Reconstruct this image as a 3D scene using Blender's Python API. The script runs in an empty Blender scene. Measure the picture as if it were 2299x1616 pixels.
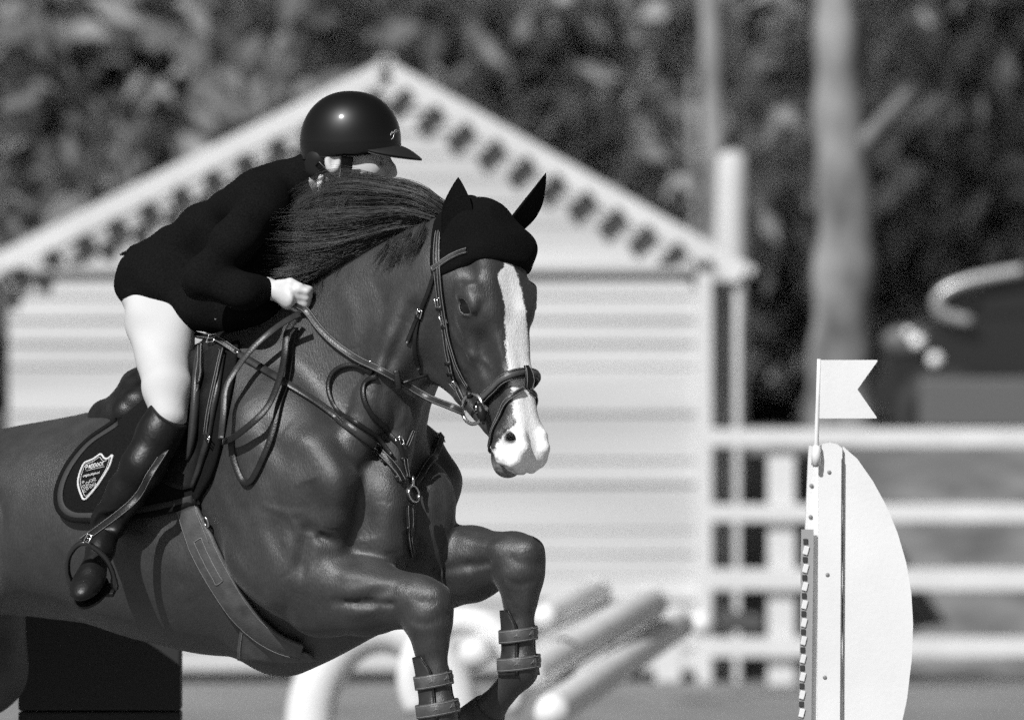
import bpy, bmesh, math, random, time
import numpy as np
from mathutils import Vector, Matrix, noise
from mathutils.bvhtree import BVHTree
T0 = time.time()
scene = bpy.context.scene
col = scene.collection
# ------------------------------------------------------------------ camera
CAM_D, S, CZ = 22.0, 0.00112, 1.80          # distance to the horse, metres per photo pixel there, lens height
CX, CY = 1149.5, 808.0
cam_data = bpy.data.cameras.new('camera')
cam = bpy.data.objects.new('camera', cam_data); col.objects.link(cam)
cam.location = (0, -CAM_D, CZ); cam.rotation_euler = (math.radians(90), 0, 0)
cam_data.sensor_width = 36.0
cam_data.lens = 36.0 * CAM_D / (2299 * S)
cam_data.clip_start = 0.5; cam_data.clip_end = 1500
cam_data.dof.use_dof = True
cam_data.dof.focus_distance = CAM_D - 0.06
cam_data.dof.aperture_fstop = 4.0
scene.camera = cam
# ------------------------------------------------------------------ light
SUN_EL, SUN_AZ = math.radians(43), math.radians(32)   # behind the camera, to its left
to_sun = Vector((-math.sin(SUN_AZ)*math.cos(SUN_EL), -math.cos(SUN_AZ)*math.cos(SUN_EL), math.sin(SUN_EL)))
world = bpy.data.worlds.new('World'); scene.world = world; world.use_nodes = True
wn = world.node_tree.nodes; wl = world.node_tree.links
bg = wn['Background']
sky = wn.new('ShaderNodeTexSky'); sky.sky_type = 'NISHITA'; sky.sun_disc = False
sky.sun_elevation = SUN_EL; sky.sun_rotation = math.pi + SUN_AZ
bw = wn.new('ShaderNodeRGBToBW')
wl.new(sky.outputs['Color'], bw.inputs['Color']); wl.new(bw.outputs['Val'], bg.inputs['Color'])
bg.inputs['Strength'].default_value = 0.05
sl = bpy.data.lights.new('sun', 'SUN'); sl.energy = 4.8; sl.angle = math.radians(0.53)
so = bpy.data.objects.new('sun', sl); col.objects.link(so)
so.rotation_euler = to_sun.to_track_quat('Z', 'Y').to_euler(); so.location = (-8, -20, 20)
scene.view_settings.view_transform = 'Standard'; scene.view_settings.look = 'None'
scene.view_settings.exposure = 0.12; scene.view_settings.gamma = 1.0
scene.view_settings.use_curve_mapping = False
scene.render.engine = 'CYCLES'
scene.cycles.use_denoising = False
scene.cycles.use_adaptive_sampling = True; scene.cycles.adaptive_threshold = 0.06; scene.cycles.adaptive_min_samples = 24
scene.cycles.max_bounces = 6; scene.cycles.diffuse_bounces = 3; scene.cycles.glossy_bounces = 3
scene.cycles.transparent_max_bounces = 8

# ------------------------------------------------------------------ materials (all grey: the photograph is black and white)
MATS = {}
def mat(name, val, rough=0.6, spec=0.5, sheen=0.0, noise_amt=0.0, noise_scale=8.0, bump=0.0, bump_scale=60.0,
        metal=0.0, coat=0.0, stretch=None, detail=4.0, sheen_rough=0.4):
    if name in MATS: return MATS[name]
    m = bpy.data.materials.new(name); m.use_nodes = True
    n = m.node_tree.nodes; l = m.node_tree.links; b = n['Principled BSDF']
    b.inputs['Base Color'].default_value = (val, val, val, 1)
    b.inputs['Roughness'].default_value = rough; b.inputs['Metallic'].default_value = metal
    b.inputs['Specular IOR Level'].default_value = spec
    b.inputs['Sheen Weight'].default_value = sheen; b.inputs['Sheen Roughness'].default_value = sheen_rough
    b.inputs['Coat Weight'].default_value = coat
    tc = n.new('ShaderNodeTexCoord'); src = tc.outputs['Object']
    if stretch:
        mp = n.new('ShaderNodeMapping'); mp.inputs['Scale'].default_value = stretch
        l.new(src, mp.inputs['Vector']); src = mp.outputs['Vector']
    if noise_amt > 0:
        t = n.new('ShaderNodeTexNoise'); t.inputs['Scale'].default_value = noise_scale; t.inputs['Detail'].default_value = detail
        l.new(src, t.inputs['Vector'])
        r = n.new('ShaderNodeMapRange'); r.inputs['From Min'].default_value = 0.3; r.inputs['From Max'].default_value = 0.7
        r.inputs['To Min'].default_value = val*(1-noise_amt); r.inputs['To Max'].default_value = val*(1+noise_amt)
        l.new(t.outputs['Fac'], r.inputs['Value']); l.new(r.outputs['Result'], b.inputs['Base Color'])
    if bump > 0:
        t2 = n.new('ShaderNodeTexNoise'); t2.inputs['Scale'].default_value = bump_scale; t2.inputs['Detail'].default_value = 3
        l.new(src, t2.inputs['Vector'])
        bp = n.new('ShaderNodeBump'); bp.inputs['Strength'].default_value = bump; bp.inputs['Distance'].default_value = 0.01
        l.new(t2.outputs['Fac'], bp.inputs['Height']); l.new(bp.outputs['Normal'], b.inputs['Normal'])
    MATS[name] = m
    return m

# ------------------------------------------------------------------ objects
def tag(o, label=None, cat=None, group=None, kind=None):
    if label: o['label'] = label
    if cat: o['category'] = cat
    if group: o['group'] = group
    if kind: o['kind'] = kind
    return o
def empty(name, loc, label=None, cat=None, group=None):
    o = bpy.data.objects.new(name, None); col.objects.link(o); o.location = loc
    o.empty_display_size = 0.1
    return tag(o, label, cat, group)
def wloc(o):
    v = Vector((0, 0, 0))
    while o is not None: v = v + o.location; o = o.parent
    return v
def mesh_obj(name, verts, faces, m, parent=None, smooth=True, loc=None, attrs=None):
    """verts in world coordinates; the object's origin is its parent's (or loc)."""
    verts = np.asarray(verts, dtype=np.float64)
    base = np.array(wloc(parent)) if parent else np.array(loc if loc is not None else (0, 0, 0))
    me = bpy.data.meshes.new(name)
    v = (verts - base).astype(np.float32)
    if isinstance(faces, np.ndarray):
        nf, k = faces.shape
        me.vertices.add(len(v)); me.vertices.foreach_set('co', v.ravel())
        me.loops.add(nf*k); me.loops.foreach_set('vertex_index', faces.astype(np.int32).ravel())
        me.polygons.add(nf); me.polygons.foreach_set('loop_start', (np.arange(nf)*k).astype(np.int32))
        me.update(calc_edges=True); me.validate()
    else:
        me.from_pydata([tuple(x) for x in v], [], faces); me.update()
    if smooth: me.polygons.foreach_set('use_smooth', np.ones(len(me.polygons), dtype=bool))
    if attrs:
        for k_, arr in attrs.items():
            at = me.attributes.new(k_, 'FLOAT', 'POINT'); at.data.foreach_set('value', np.asarray(arr, dtype=np.float32))
    if m: me.materials.append(m)
    o = bpy.data.objects.new(name, me); col.objects.link(o)
    if parent: o.parent = parent
    else: o.location = tuple(base)
    return o
class MB:
    """collects simple shapes in world coordinates, then builds one mesh object"""
    def __init__(self): self.v = []; self.f = []
    def add(self, v, f):
        n = len(self.v); self.v += [tuple(x) for x in v]; self.f += [tuple(i+n for i in q) for q in f]; return self
    def box(self, c, size, R=None, bev=0.0):
        hx, hy, hz = [q/2 for q in size]
        if bev <= 0:
            vs = [Vector((x, y, z)) for x in (-hx, hx) for y in (-hy, hy) for z in (-hz, hz)]
            fs = [(0,1,3,2),(4,6,7,5),(0,4,5,1),(2,3,7,6),(0,2,6,4),(1,5,7,3)]
        else:
            bm = bmesh.new(); bmesh.ops.create_cube(bm, size=1.0)
            for q in bm.verts: q.co = Vector((q.co.x*size[0], q.co.y*size[1], q.co.z*size[2]))
            bmesh.ops.bevel(bm, geom=bm.edges[:], offset=bev, segments=2, affect='EDGES', profile=0.6)
            bm.verts.index_update(); vs = [q.co.copy() for q in bm.verts]; fs = [tuple(w.index for w in p.verts) for p in bm.faces]; bm.free()
        c = Vector(c)
        if R is not None: vs = [R @ q for q in vs]
        return self.add([q + c for q in vs], fs)
    def tube(self, pts, r, n=10, caps=True, flat=None):
        pts = [Vector(p) for p in pts]; rs = r if hasattr(r, '__len__') else [r]*len(pts)
        rings = []; prev = None
        for i, p in enumerate(pts):
            t = (pts[min(i+1, len(pts)-1)] - pts[max(i-1, 0)]).normalized()
            if prev is None:
                a = Vector((0, 0, 1)) if abs(t.z) < 0.9 else Vector((1, 0, 0))
                u = t.cross(a).normalized()
            else:
                u = (prev - t*prev.dot(t)).normalized()
            prev = u; w = t.cross(u)
            rings.append([p + (u*math.cos(2*math.pi*k/n) + w*math.sin(2*math.pi*k/n))*rs[i] for k in range(n)])
        vs = [q for ring in rings for q in ring]; fs = []
        for i in range(len(rings)-1):
            for k in range(n):
                fs.append((i*n+k, i*n+(k+1)%n, (i+1)*n+(k+1)%n, (i+1)*n+k))
        if caps: fs += [tuple(reversed(range(n))), tuple((len(rings)-1)*n+k for k in range(n))]
        return self.add(vs, fs)
    def torus(self, c, u, w, R1, R2, r, n=28, k=8):
        c = Vector(c); u = Vector(u).normalized(); w = Vector(w).normalized(); nn = u.cross(w).normalized()
        vs = []; fs = []
        for i in range(n):
            t = 2*math.pi*i/n
            p = c + u*math.cos(t)*R1 + w*math.sin(t)*R2
            rad = (u*math.cos(t) + w*math.sin(t)).normalized()
            for j in range(k):
                q = 2*math.pi*j/k; vs.append(p + rad*math.cos(q)*r + nn*math.sin(q)*r)
        for i in range(n):
            for j in range(k):
                fs.append((i*k+j, ((i+1)%n)*k+j, ((i+1)%n)*k+(j+1)%k, i*k+(j+1)%k))
        return self.add(vs, fs)
    def ellipsoid(self, c, rad, R=None, nu=20, nv=12):
        vs = []; fs = []; c = Vector(c)
        for i in range(nv+1):
            ph = math.pi*i/nv
            for j in range(nu):
                th = 2*math.pi*j/nu
                q = Vector((rad[0]*math.sin(ph)*math.cos(th), rad[1]*math.sin(ph)*math.sin(th), rad[2]*math.cos(ph)))
                vs.append(c + (R @ q if R is not None else q))
        for i in range(nv):
            for j in range(nu):
                fs.append((i*nu+j, (i+1)*nu+j, (i+1)*nu+(j+1)%nu, i*nu+(j+1)%nu))
        return self.add(vs, fs)
    def prism(self, poly, off):
        """extrude a closed polygon of world points by the vector off"""
        n = len(poly); off = Vector(off); a = [Vector(p) for p in poly]; b = [p + off for p in a]
        return self.add(a + b, [tuple(range(n)), tuple(range(2*n-1, n-1, -1))] + [((i+1)%n, i, n+i, n+(i+1)%n) for i in range(n)])
    def build(self, name, m, parent=None, smooth=False, loc=None):
        return mesh_obj(name, self.v, self.f, m, parent, smooth, loc)
def spline(pts, n):
    """Catmull-Rom through points, n samples"""
    P = np.array([tuple(p) for p in pts], dtype=float)
    if len(P) == 2: return [P[0] + (P[1]-P[0])*t for t in np.linspace(0, 1, n)]
    P = np.vstack([2*P[0]-P[1], P, 2*P[-1]-P[-2]])
    seg = np.linalg.norm(np.diff(P[1:-1], axis=0), axis=1); cum = np.concatenate([[0], np.cumsum(seg)]); out = []
    for d in np.linspace(0, cum[-1], n):
        i = min(max(int(np.searchsorted(cum, d, 'right'))-1, 0), len(seg)-1); t = (d-cum[i])/max(seg[i], 1e-9)
        p0, p1, p2, p3 = P[i], P[i+1], P[i+2], P[i+3]
        out.append(0.5*((2*p1)+(-p0+p2)*t+(2*p0-5*p1+4*p2-p3)*t*t+(-p0+3*p1-3*p2+p3)*t**3))
    return out
def curve1(xs, ys, n=240):
    """smooth monotone-ish interpolation table"""
    xs = np.array(xs, float); ys = np.array(ys, float); m = np.zeros_like(ys); d = np.diff(ys)/np.diff(xs)
    m[1:-1] = np.where(d[:-1]*d[1:] > 0, 2*d[:-1]*d[1:]/(d[:-1]+d[1:]+1e-12), 0); m[0] = d[0]; m[-1] = d[-1]
    X = np.linspace(xs[0], xs[-1], n); i = np.clip(np.searchsorted(xs, X, 'right')-1, 0, len(xs)-2)
    h = xs[i+1]-xs[i]; t = (X-xs[i])/h
    Y = (2*t**3-3*t**2+1)*ys[i]+(t**3-2*t**2+t)*h*m[i]+(-2*t**3+3*t**2)*ys[i+1]+(t**3-t**2)*h*m[i+1]
    return X.astype(np.float32), Y.astype(np.float32)

# ------------------------------------------------------------------ photo pixel -> place
def P(px, py, dep=0.0):
    k = (CAM_D + dep)/CAM_D
    return Vector(((px-CX)*S*k, dep, CZ-(py-CY)*S*k))

# ------------------------------------------------------------------ implicit surfaces
def V3(p): return np.array([float(p[0]), float(p[1]), float(p[2])], dtype=np.float32)
ORI = 1
class SDF:
    def __init__(self, xs, ys, zs):
        self.ax = [np.asarray(q, dtype=np.float32) for q in (xs, ys, zs)]
        self.D = np.full([len(q) for q in self.ax], 1.0, dtype=np.float32)
    def block(self, lo, hi, pad):
        sl = []
        for q, l, h in zip(self.ax, lo, hi):
            i = int(np.searchsorted(q, l-pad)); j = int(np.searchsorted(q, h+pad)); sl.append(slice(max(i-1, 0), min(j+1, len(q))))
        X = self.ax[0][sl[0]][:, None, None]; Y = self.ax[1][sl[1]][None, :, None]; Z = self.ax[2][sl[2]][None, None, :]
        return tuple(sl), X, Y, Z
    def put(self, sl, d, k, mode):
        A = self.D[sl]
        if A.size == 0: return
        if mode == 'add':
            h = np.maximum(k-np.abs(A-d), 0)/k; self.D[sl] = np.minimum(A, d)-h*h*k*0.25
        else:
            h = np.maximum(k-np.abs(A+d), 0)/k; self.D[sl] = np.maximum(A, -d)+h*h*k*0.25
    def cone(self, a, b, r1, r2, k=0.03, mode='add', sq=None):
        a = V3(a); b = V3(b); R = max(r1, r2)*(max(1, sq[1]) if sq else 1)
        sl, X, Y, Z = self.block(np.minimum(a, b)-R, np.maximum(a, b)+R, k+0.03)
        ba = b-a; l2 = float(ba@ba)+1e-12
        px, py, pz = X-a[0], Y-a[1], Z-a[2]
        t = np.clip((px*ba[0]+py*ba[1]+pz*ba[2])/l2, 0, 1)
        qx, qy, qz = px-t*ba[0], py-t*ba[1], pz-t*ba[2]
        n2 = qx*qx+qy*qy+qz*qz
        f = 1.0
        if sq:
            w = V3(sq[0]); w = w/np.linalg.norm(w); f = sq[1]
            qw = qx*w[0]+qy*w[1]+qz*w[2]; n2 = n2+(1/f**2-1)*qw*qw
        self.put(sl, (np.sqrt(np.maximum(n2, 1e-12))-(r1+(r2-r1)*t))*min(1, f), k, mode)
    def chain(self, pts, rs, k=0.03, mode='add', sq=None):
        for i in range(len(pts)-1): self.cone(pts[i], pts[i+1], rs[i], rs[i+1], k if i == 0 else min(k, 0.02), mode, sq)
    def ell(self, c, rad, R=None, k=0.03, mode='add'):
        c = V3(c); m = max(rad)
        sl, X, Y, Z = self.block(c-m, c+m, k+0.03)
        px, py, pz = X-c[0], Y-c[1], Z-c[2]
        if R is None: A = np.eye(3)
        else: A = np.array([list(V3(q)/np.linalg.norm(V3(q))) for q in R])
        e = [px*float(A[i][0])+py*float(A[i][1])+pz*float(A[i][2]) for i in range(3)]
        k0 = np.sqrt(sum((e[i]/rad[i])**2 for i in range(3))+1e-9); k1 = np.sqrt(sum((e[i]/rad[i]**2)**2 for i in range(3))+1e-9)
        self.put(sl, (k0*(k0-1)/k1).astype(np.float32), k, mode)
    def loft(self, o, ax, vdir, st, k=0.04, mode='add', n=2.0, pad=0.35):
        """st rows: u, v centre, half up, half down, half width, [w centre]"""
        o = V3(o); ax = V3(ax); ax /= np.linalg.norm(ax); v = V3(vdir); v = v-ax*(v@ax); v /= np.linalg.norm(v); w = np.cross(ax, v)
        st = np.array(st, float)
        if st.shape[1] < 6: st = np.hstack([st, np.zeros((len(st), 1))])
        pts = []
        for r in st:
            for sv in (r[1]+r[2], r[1]-r[3]):
                for sw in (-r[4], r[4]): pts.append(o+ax*r[0]+v*sv+w*(sw+r[5]))
        pts = np.array(pts)
        sl, X, Y, Z = self.block(pts.min(0), pts.max(0), k+0.03)
        px, py, pz = X-o[0], Y-o[1], Z-o[2]
        u = px*ax[0]+py*ax[1]+pz*ax[2]
        tabs = [curve1(st[:, 0], st[:, i]) for i in range(1, 6)]
        g = lambda i: np.interp(u, tabs[i][0], tabs[i][1]).astype(np.float32)
        vv = px*v[0]+py*v[1]+pz*v[2]-g(0); ww = px*w[0]+py*w[1]+pz*w[2]-g(4)
        hv = np.where(vv > 0, g(1), g(2)); hw = g(3)
        if n == 2.0: q = np.sqrt((vv/hv)**2+(ww/hw)**2+1e-9)
        else: q = (np.abs(vv/hv)**n+np.abs(ww/hw)**n+1e-9)**(1/n)
        r = np.sqrt(vv*vv+ww*ww)
        d = np.where(q > 0.2, r*(1-1/np.maximum(q, 0.2)), -np.minimum(hv, hw)*0.9)
        d = np.maximum(d, np.maximum(st[0, 0]-u, u-st[-1, 0]))
        self.put(sl, d.astype(np.float32), k, mode)
    def mesh(self, smooth=1):
        D = self.D; s = D < 0; n = D.shape
        c = np.zeros([q-1 for q in n], dtype=np.uint8)
        for i in (0, 1):
            for j in (0, 1):
                for k in (0, 1): c += s[i:n[0]-1+i, j:n[1]-1+j, k:n[2]-1+k]
        mixed = (c > 0) & (c < 8); I, J, K = np.nonzero(mixed); del c
        ids = np.full(mixed.shape, -1, dtype=np.int32); ids[I, J, K] = np.arange(len(I))
        pos = np.zeros((len(I), 3)); cnt = np.zeros(len(I)); ax = self.ax
        corners = [(i, j, k) for i in (0, 1) for j in (0, 1) for k in (0, 1)]
        val = {q: D[I+q[0], J+q[1], K+q[2]] for q in corners}
        crd = {q: np.stack([ax[0][I+q[0]], ax[1][J+q[1]], ax[2][K+q[2]]], 1) for q in corners}
        for q in corners:
            for a in range(3):
                if q[a] == 0:
                    p = list(q); p[a] = 1; p = tuple(p); va, vb = val[q], val[p]; m = (va < 0) != (vb < 0)
                    t = va/(va-vb+1e-20); pos[m] += (crd[q]+(crd[p]-crd[q])*t[:, None])[m]; cnt[m] += 1
        pos /= cnt[:, None]
        F = []
        for a in range(3):
            b1, b2 = (a+1) % 3, (a+2) % 3
            sl0 = [slice(None)]*3; sl1 = [slice(None)]*3
            sl0[a] = slice(0, n[a]-1); sl1[a] = slice(1, n[a])
            for q in (b1, b2): sl0[q] = slice(1, n[q]-1); sl1[q] = slice(1, n[q]-1)
            e0 = s[tuple(sl0)]; e1 = s[tuple(sl1)]
            E = np.stack(np.nonzero(e0 != e1), 1); inside0 = e0[E[:, 0], E[:, 1], E[:, 2]]
            E[:, b1] += 1; E[:, b2] += 1
            def cell(d1, d2):
                q = E.copy(); q[:, b1] -= d1; q[:, b2] -= d2; return ids[q[:, 0], q[:, 1], q[:, 2]]
            quad = np.stack([cell(1, 1), cell(0, 1), cell(0, 0), cell(1, 0)], 1)
            quad[~inside0] = quad[~inside0][:, ::-1]; quad = quad[:, ::ORI]; F.append(quad)
        F = np.vstack(F); F = F[(F >= 0).all(1)]
        for _ in range(smooth):
            acc = np.zeros_like(pos); cc = np.zeros(len(pos))
            for i in range(4):
                np.add.at(acc, F[:, i], pos[F[:, (i+1) % 4]]); np.add.at(cc, F[:, i], 1)
            pos = pos*0.5+0.5*acc/np.maximum(cc, 1)[:, None]
        return pos, F
def axis_grid(*segs):
    """segs of (start, end, step), end to end"""
    out = []
    for a, b, h in segs: out += list(np.arange(a, b-1e-6, h))
    return np.array(out+[segs[-1][1]])
def vnormals(V, F):
    n = np.cross(V[F[:, 2]]-V[F[:, 0]], V[F[:, 3]]-V[F[:, 1]]); N = np.zeros_like(V)
    for i in range(4): np.add.at(N, F[:, i], n)
    return N/np.maximum(np.linalg.norm(N, axis=1), 1e-12)[:, None]
def largest(V, F):
    """keep the biggest connected piece"""
    lab = np.arange(len(V))
    while True:
        m = lab[F].min(1); new = lab.copy()
        for i in range(4): np.minimum.at(new, F[:, i], m)
        new = new[new]
        if (new == lab).all(): break
        lab = new
    u, c = np.unique(lab, return_counts=True); keep = lab == u[c.argmax()]
    idx = np.cumsum(keep)-1; F = F[keep[F[:, 0]]]
    return V[keep], idx[F]
# ================================================================== setting
M_sand = mat('arena_sand', .20, .9, .2, noise_amt=.25, noise_scale=1.5, bump=.5, bump_scale=30, detail=8)
M_grass = mat('grass_bank', .15, .9, .2, noise_amt=.5, noise_scale=2.2, bump=.6, bump_scale=14, detail=8)
M_white = mat('white_paint', .60, .55, .4, noise_amt=.07, noise_scale=3.0, bump=.06, bump_scale=40, stretch=(1, 1, .15))
M_whiteB = mat('white_boards', .48, .6, .4, noise_amt=.17, noise_scale=1.3, bump=.10, bump_scale=24, stretch=(.25, 1, 4))
M_plastic = mat('white_plastic', .70, .42, .5, noise_amt=.09, noise_scale=2.6, bump=.05, bump_scale=70, detail=8)
M_dark = mat('dark_gap', .012, .8)
M_greyw = mat('weathered_wood', .40, .75, .3, noise_amt=.2, noise_scale=4, bump=.2, bump_scale=30, stretch=(.3, 1, 3))
# ground: flat arena, then a bank rising behind the fence; one sheet to the horizon
def ground():
    xs = np.concatenate([np.linspace(-600, -40, 12), np.linspace(-36, 36, 60), np.linspace(40, 600, 12)]); ys = np.concatenate([np.linspace(-60, 25, 40), np.linspace(25.5, 50, 80), np.linspace(55, 900, 24)])
    V = []; rs = np.random.RandomState(2)
    for y in ys:
        for x in xs:
            t = min(1, max(0, (y-27.3)/5.2)); t = t*t*(3-2*t)
            z = 1.28*t+.035*math.sin(x*1.3+y*.7)*t*(y < 60)+(.012*math.sin(x*3.1+y)*math.sin(y*2.3))*(1-t)
            V.append((x, y, z))
    nx = len(xs); F = [(j*nx+i, j*nx+i+1, (j+1)*nx+i+1, (j+1)*nx+i) for j in range(len(ys)-1) for i in range(nx-1)]
    o = mesh_obj('ground', V, F, M_sand, None, True); o.data.materials.append(M_grass)
    for k_, p in enumerate(o.data.polygons):
        if p.center.y > 27.0: p.material_index = 1
    tag(o, kind='structure')
ground()
# ---------------------------------------------------------------- shed
YW = 27.0                                  # depth of the shed's front wall
shed = empty('shed', P(820, 1500, YW), 'white boarded shed with a low gable and dark studded rakes behind the rider', 'shed')
q = lambda px, py, dd=0.0: P(px, py, YW+dd)
sk = (CAM_D+YW)/CAM_D*S                    # metres per photo pixel at the wall
apex, eaveR, eaveL = (866, 152), (1668, 606), (-40, 605)
def roof_y(px): return apex[1]+(eaveR[1]-apex[1])*(px-apex[0])/(eaveR[0]-apex[0]) if px > apex[0] else apex[1]+(eaveL[1]-apex[1])*(px-apex[0])/(eaveL[0]-apex[0])
wallL, wallR, wallB = 20, 1565, 1345
ht = 52.5; y0 = wallB; i = 0; rs_ = random.Random(3)
# wall core, then each board a bevelled lap with its own slight tilt
z_base = 0.0
core = MB().prism([q(wallL, 1512, .10), q(wallR, 1512, .10), q(wallR, roof_y(wallR)+30, .10), q(apex[0], apex[1]+45, .10), q(wallL, roof_y(wallL)+30, .10)], (0, 3.2, 0)); core.build('wall_core', M_whiteB, shed)
yb = 1505.0
while yb > 200:
    yt = yb-ht
    def xr(y): return min(wallR, apex[0]+(y-apex[1]-26)*(eaveR[0]-apex[0])/(eaveR[1]-apex[1]))
    def xl(y): return max(wallL, apex[0]+(y-apex[1]-26)*(eaveL[0]-apex[0])/(eaveL[1]-apex[1]))
    a, b = xl(yb), xr(yb); c, d = xl(yt), xr(yt)
    if d-c > 20:
        lift = .012+rs_.uniform(-.003, .003); thick = .022+rs_.uniform(-.010, .016)
        v = [q(a, yb-1, -thick), q(b, yb-1, -thick), q(d, yt-6, -lift), q(c, yt-6, -lift), q(a, yb-1, .098), q(b, yb-1, .098), q(d, yt-6, .098), q(c, yt-6, .098)]
        MB().add(v, [(0, 1, 2, 3), (7, 6, 5, 4), (4, 5, 1, 0), (5, 6, 2, 1), (6, 7, 3, 2), (7, 4, 0, 3)]).build('board', M_whiteB, shed)
    yb = yt
# string course along the eaves, corner boards, base
MB().box((q(770, 604).x, YW-.050, q(770, 604).z), ((1560-20)*sk, .05, .032)).build('eaves_moulding', mat('shed_trim', .42, .7), shed)
MB().box((q(1580, 900).x, YW-.02, (q(0, 612).z)/2), (.085, .13, q(0, 612).z)).build('corner_board', M_white, shed)
MB().box((q(1630, 900).x, YW+.35, (q(0, 630).z)/2), (.175, .10, q(0, 630).z)).build('porch_post', M_greyw, shed)
MB().box((q(1655, 900).x, YW+.05, (q(0, 640).z)/2), (.036, .05, q(0, 640).z)).build('downpipe', M_white, shed)
# roof slabs and rake boards with their studs
for nm, e in (('R', eaveR), ('L', eaveL)):
    A, B_ = q(*apex), q(*e); dv = (B_-A); Ld = dv.length; dv.normalize(); nrm = Vector((-dv.z, 0, dv.x));
    if nrm.z < 0: nrm = -nrm
    ang = math.atan2(-dv.z, dv.x); R = Matrix.Rotation(ang, 3, 'Y')
    MB().box((A+B_)/2+nrm*.02+Vector((0, 1.78, 0)), (Ld+.12, 3.6, .05), R).build('roof_slab', mat('roof_sheet', .55, .5), shed)
    MB().box((A+B_)/2-nrm*.030+Vector((0, -.012, 0)), (Ld+.02, .04, .10), R).build('rake_board', M_white, shed)
    n_st = 12; x_step = 68
    for kx in range(1, 13):
        px_ = apex[0]+(x_step*kx-40)*(1 if nm == 'R' else -1)*(1.0 if nm == 'R' else 1.06)
        py_ = roof_y(px_)+46
        if (nm == 'R' and px_ > 1600) or (nm == 'L' and px_ < 10): continue
        # open eye between the rafters: a short dark bolt box; right ones slant to stand in for its cast shadow
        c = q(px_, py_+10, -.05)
        MB().box(c, (.046, .05, .165) if nm == 'R' else (.078, .05, .100), Matrix.Rotation(.80 if nm == 'R' else .35, 3, 'Y')).build('rafter_end_and_shadow', mat('rafter_end_shadow_dark', .02, .7), shed)
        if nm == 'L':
            MB().box(q(px_-20, py_+56, -.04), (.066, .04, .085), Matrix.Rotation(.25, 3, 'Y')).build('rafter_end_and_shadow', mat('rafter_end_shadow_dark', .02, .7), shed)  # second dark box stands in for the rafter end's cast shadow
# ---------------------------------------------------------------- fence
YF = 26.4
fence = empty('paddock_fence', (P(1750, 0, YF).x, YF, 0), 'white three-rail wooden paddock fence right of the shed', 'fence')
for px_ in (1755, 2700):
    zt = P(0, 968, YF).z; MB().box((P(px_, 0, YF).x, YF+.06, zt/2), (.150, .10, zt), None, .008).build('post', M_white, fence)
for py_, hh_ in ((982, .100), (1151, .098), (1300, .120), (1452, .110)):
    zc = P(0, py_, YF).z; x0_, x1_ = P(1592, 0, YF).x, P(2750, 0, YF).x
    MB().box(((x0_+x1_)/2, YF-.02, zc), (x1_-x0_, .04, hh_), None, .006).build('rail', M_white, fence)
# grey kickboards / equipment low behind the fence
# ---------------------------------------------------------------- pale poles and trunks behind the roof
def ytop(px, py, dep): return P(px, py, dep)
post = MB().tube([ytop(1640, 1180, 31), ytop(1641, 800, 31), ytop(1643, 420, 31), ytop(1644, 350, 31), ytop(1644, 338, 31)], [.098, .098, .095, .085, .03], 18).build('pole', mat('pale_pole', .50, .7, noise_amt=.15, noise_scale=3), None, True, P(1640, 1180, 31))
tag(post, 'short pale round-topped pole standing behind the shed\'s right eave', 'pole')
# ---------------------------------------------------------------- trees
def leaf_mat(name, v):
    m = mat(name, v, .7, .15, noise_amt=.30, noise_scale=.9); n = m.node_tree.nodes; l = m.node_tree.links; b = n['Principled BSDF']
    t = n.new('ShaderNodeBsdfTranslucent'); t.inputs['Color'].default_value = (v*1.3,)*3+(1,); mx = n.new('ShaderNodeMixShader'); mx.inputs[0].default_value = .46
    o = n['Material Output']; l.new(b.outputs[0], mx.inputs[1]); l.new(t.outputs[0], mx.inputs[2]); l.new(mx.outputs[0], o.inputs['Surface']); return m
M_leafA = leaf_mat('foliage_dark', .40); M_leafB = leaf_mat('foliage_mid', .36); M_leafC = leaf_mat('foliage_pale', .54)
M_bark = mat('bark_pale', .21, .85, .2, noise_amt=.7, noise_scale=3.4, stretch=(1, 1, .5), bump=.6, bump_scale=8)
M_barkD = mat('bark_dark', .07, .9, .2, noise_amt=.5, noise_scale=3.0, stretch=(1, 1, .3), bump=.6, bump_scale=10)
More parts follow.
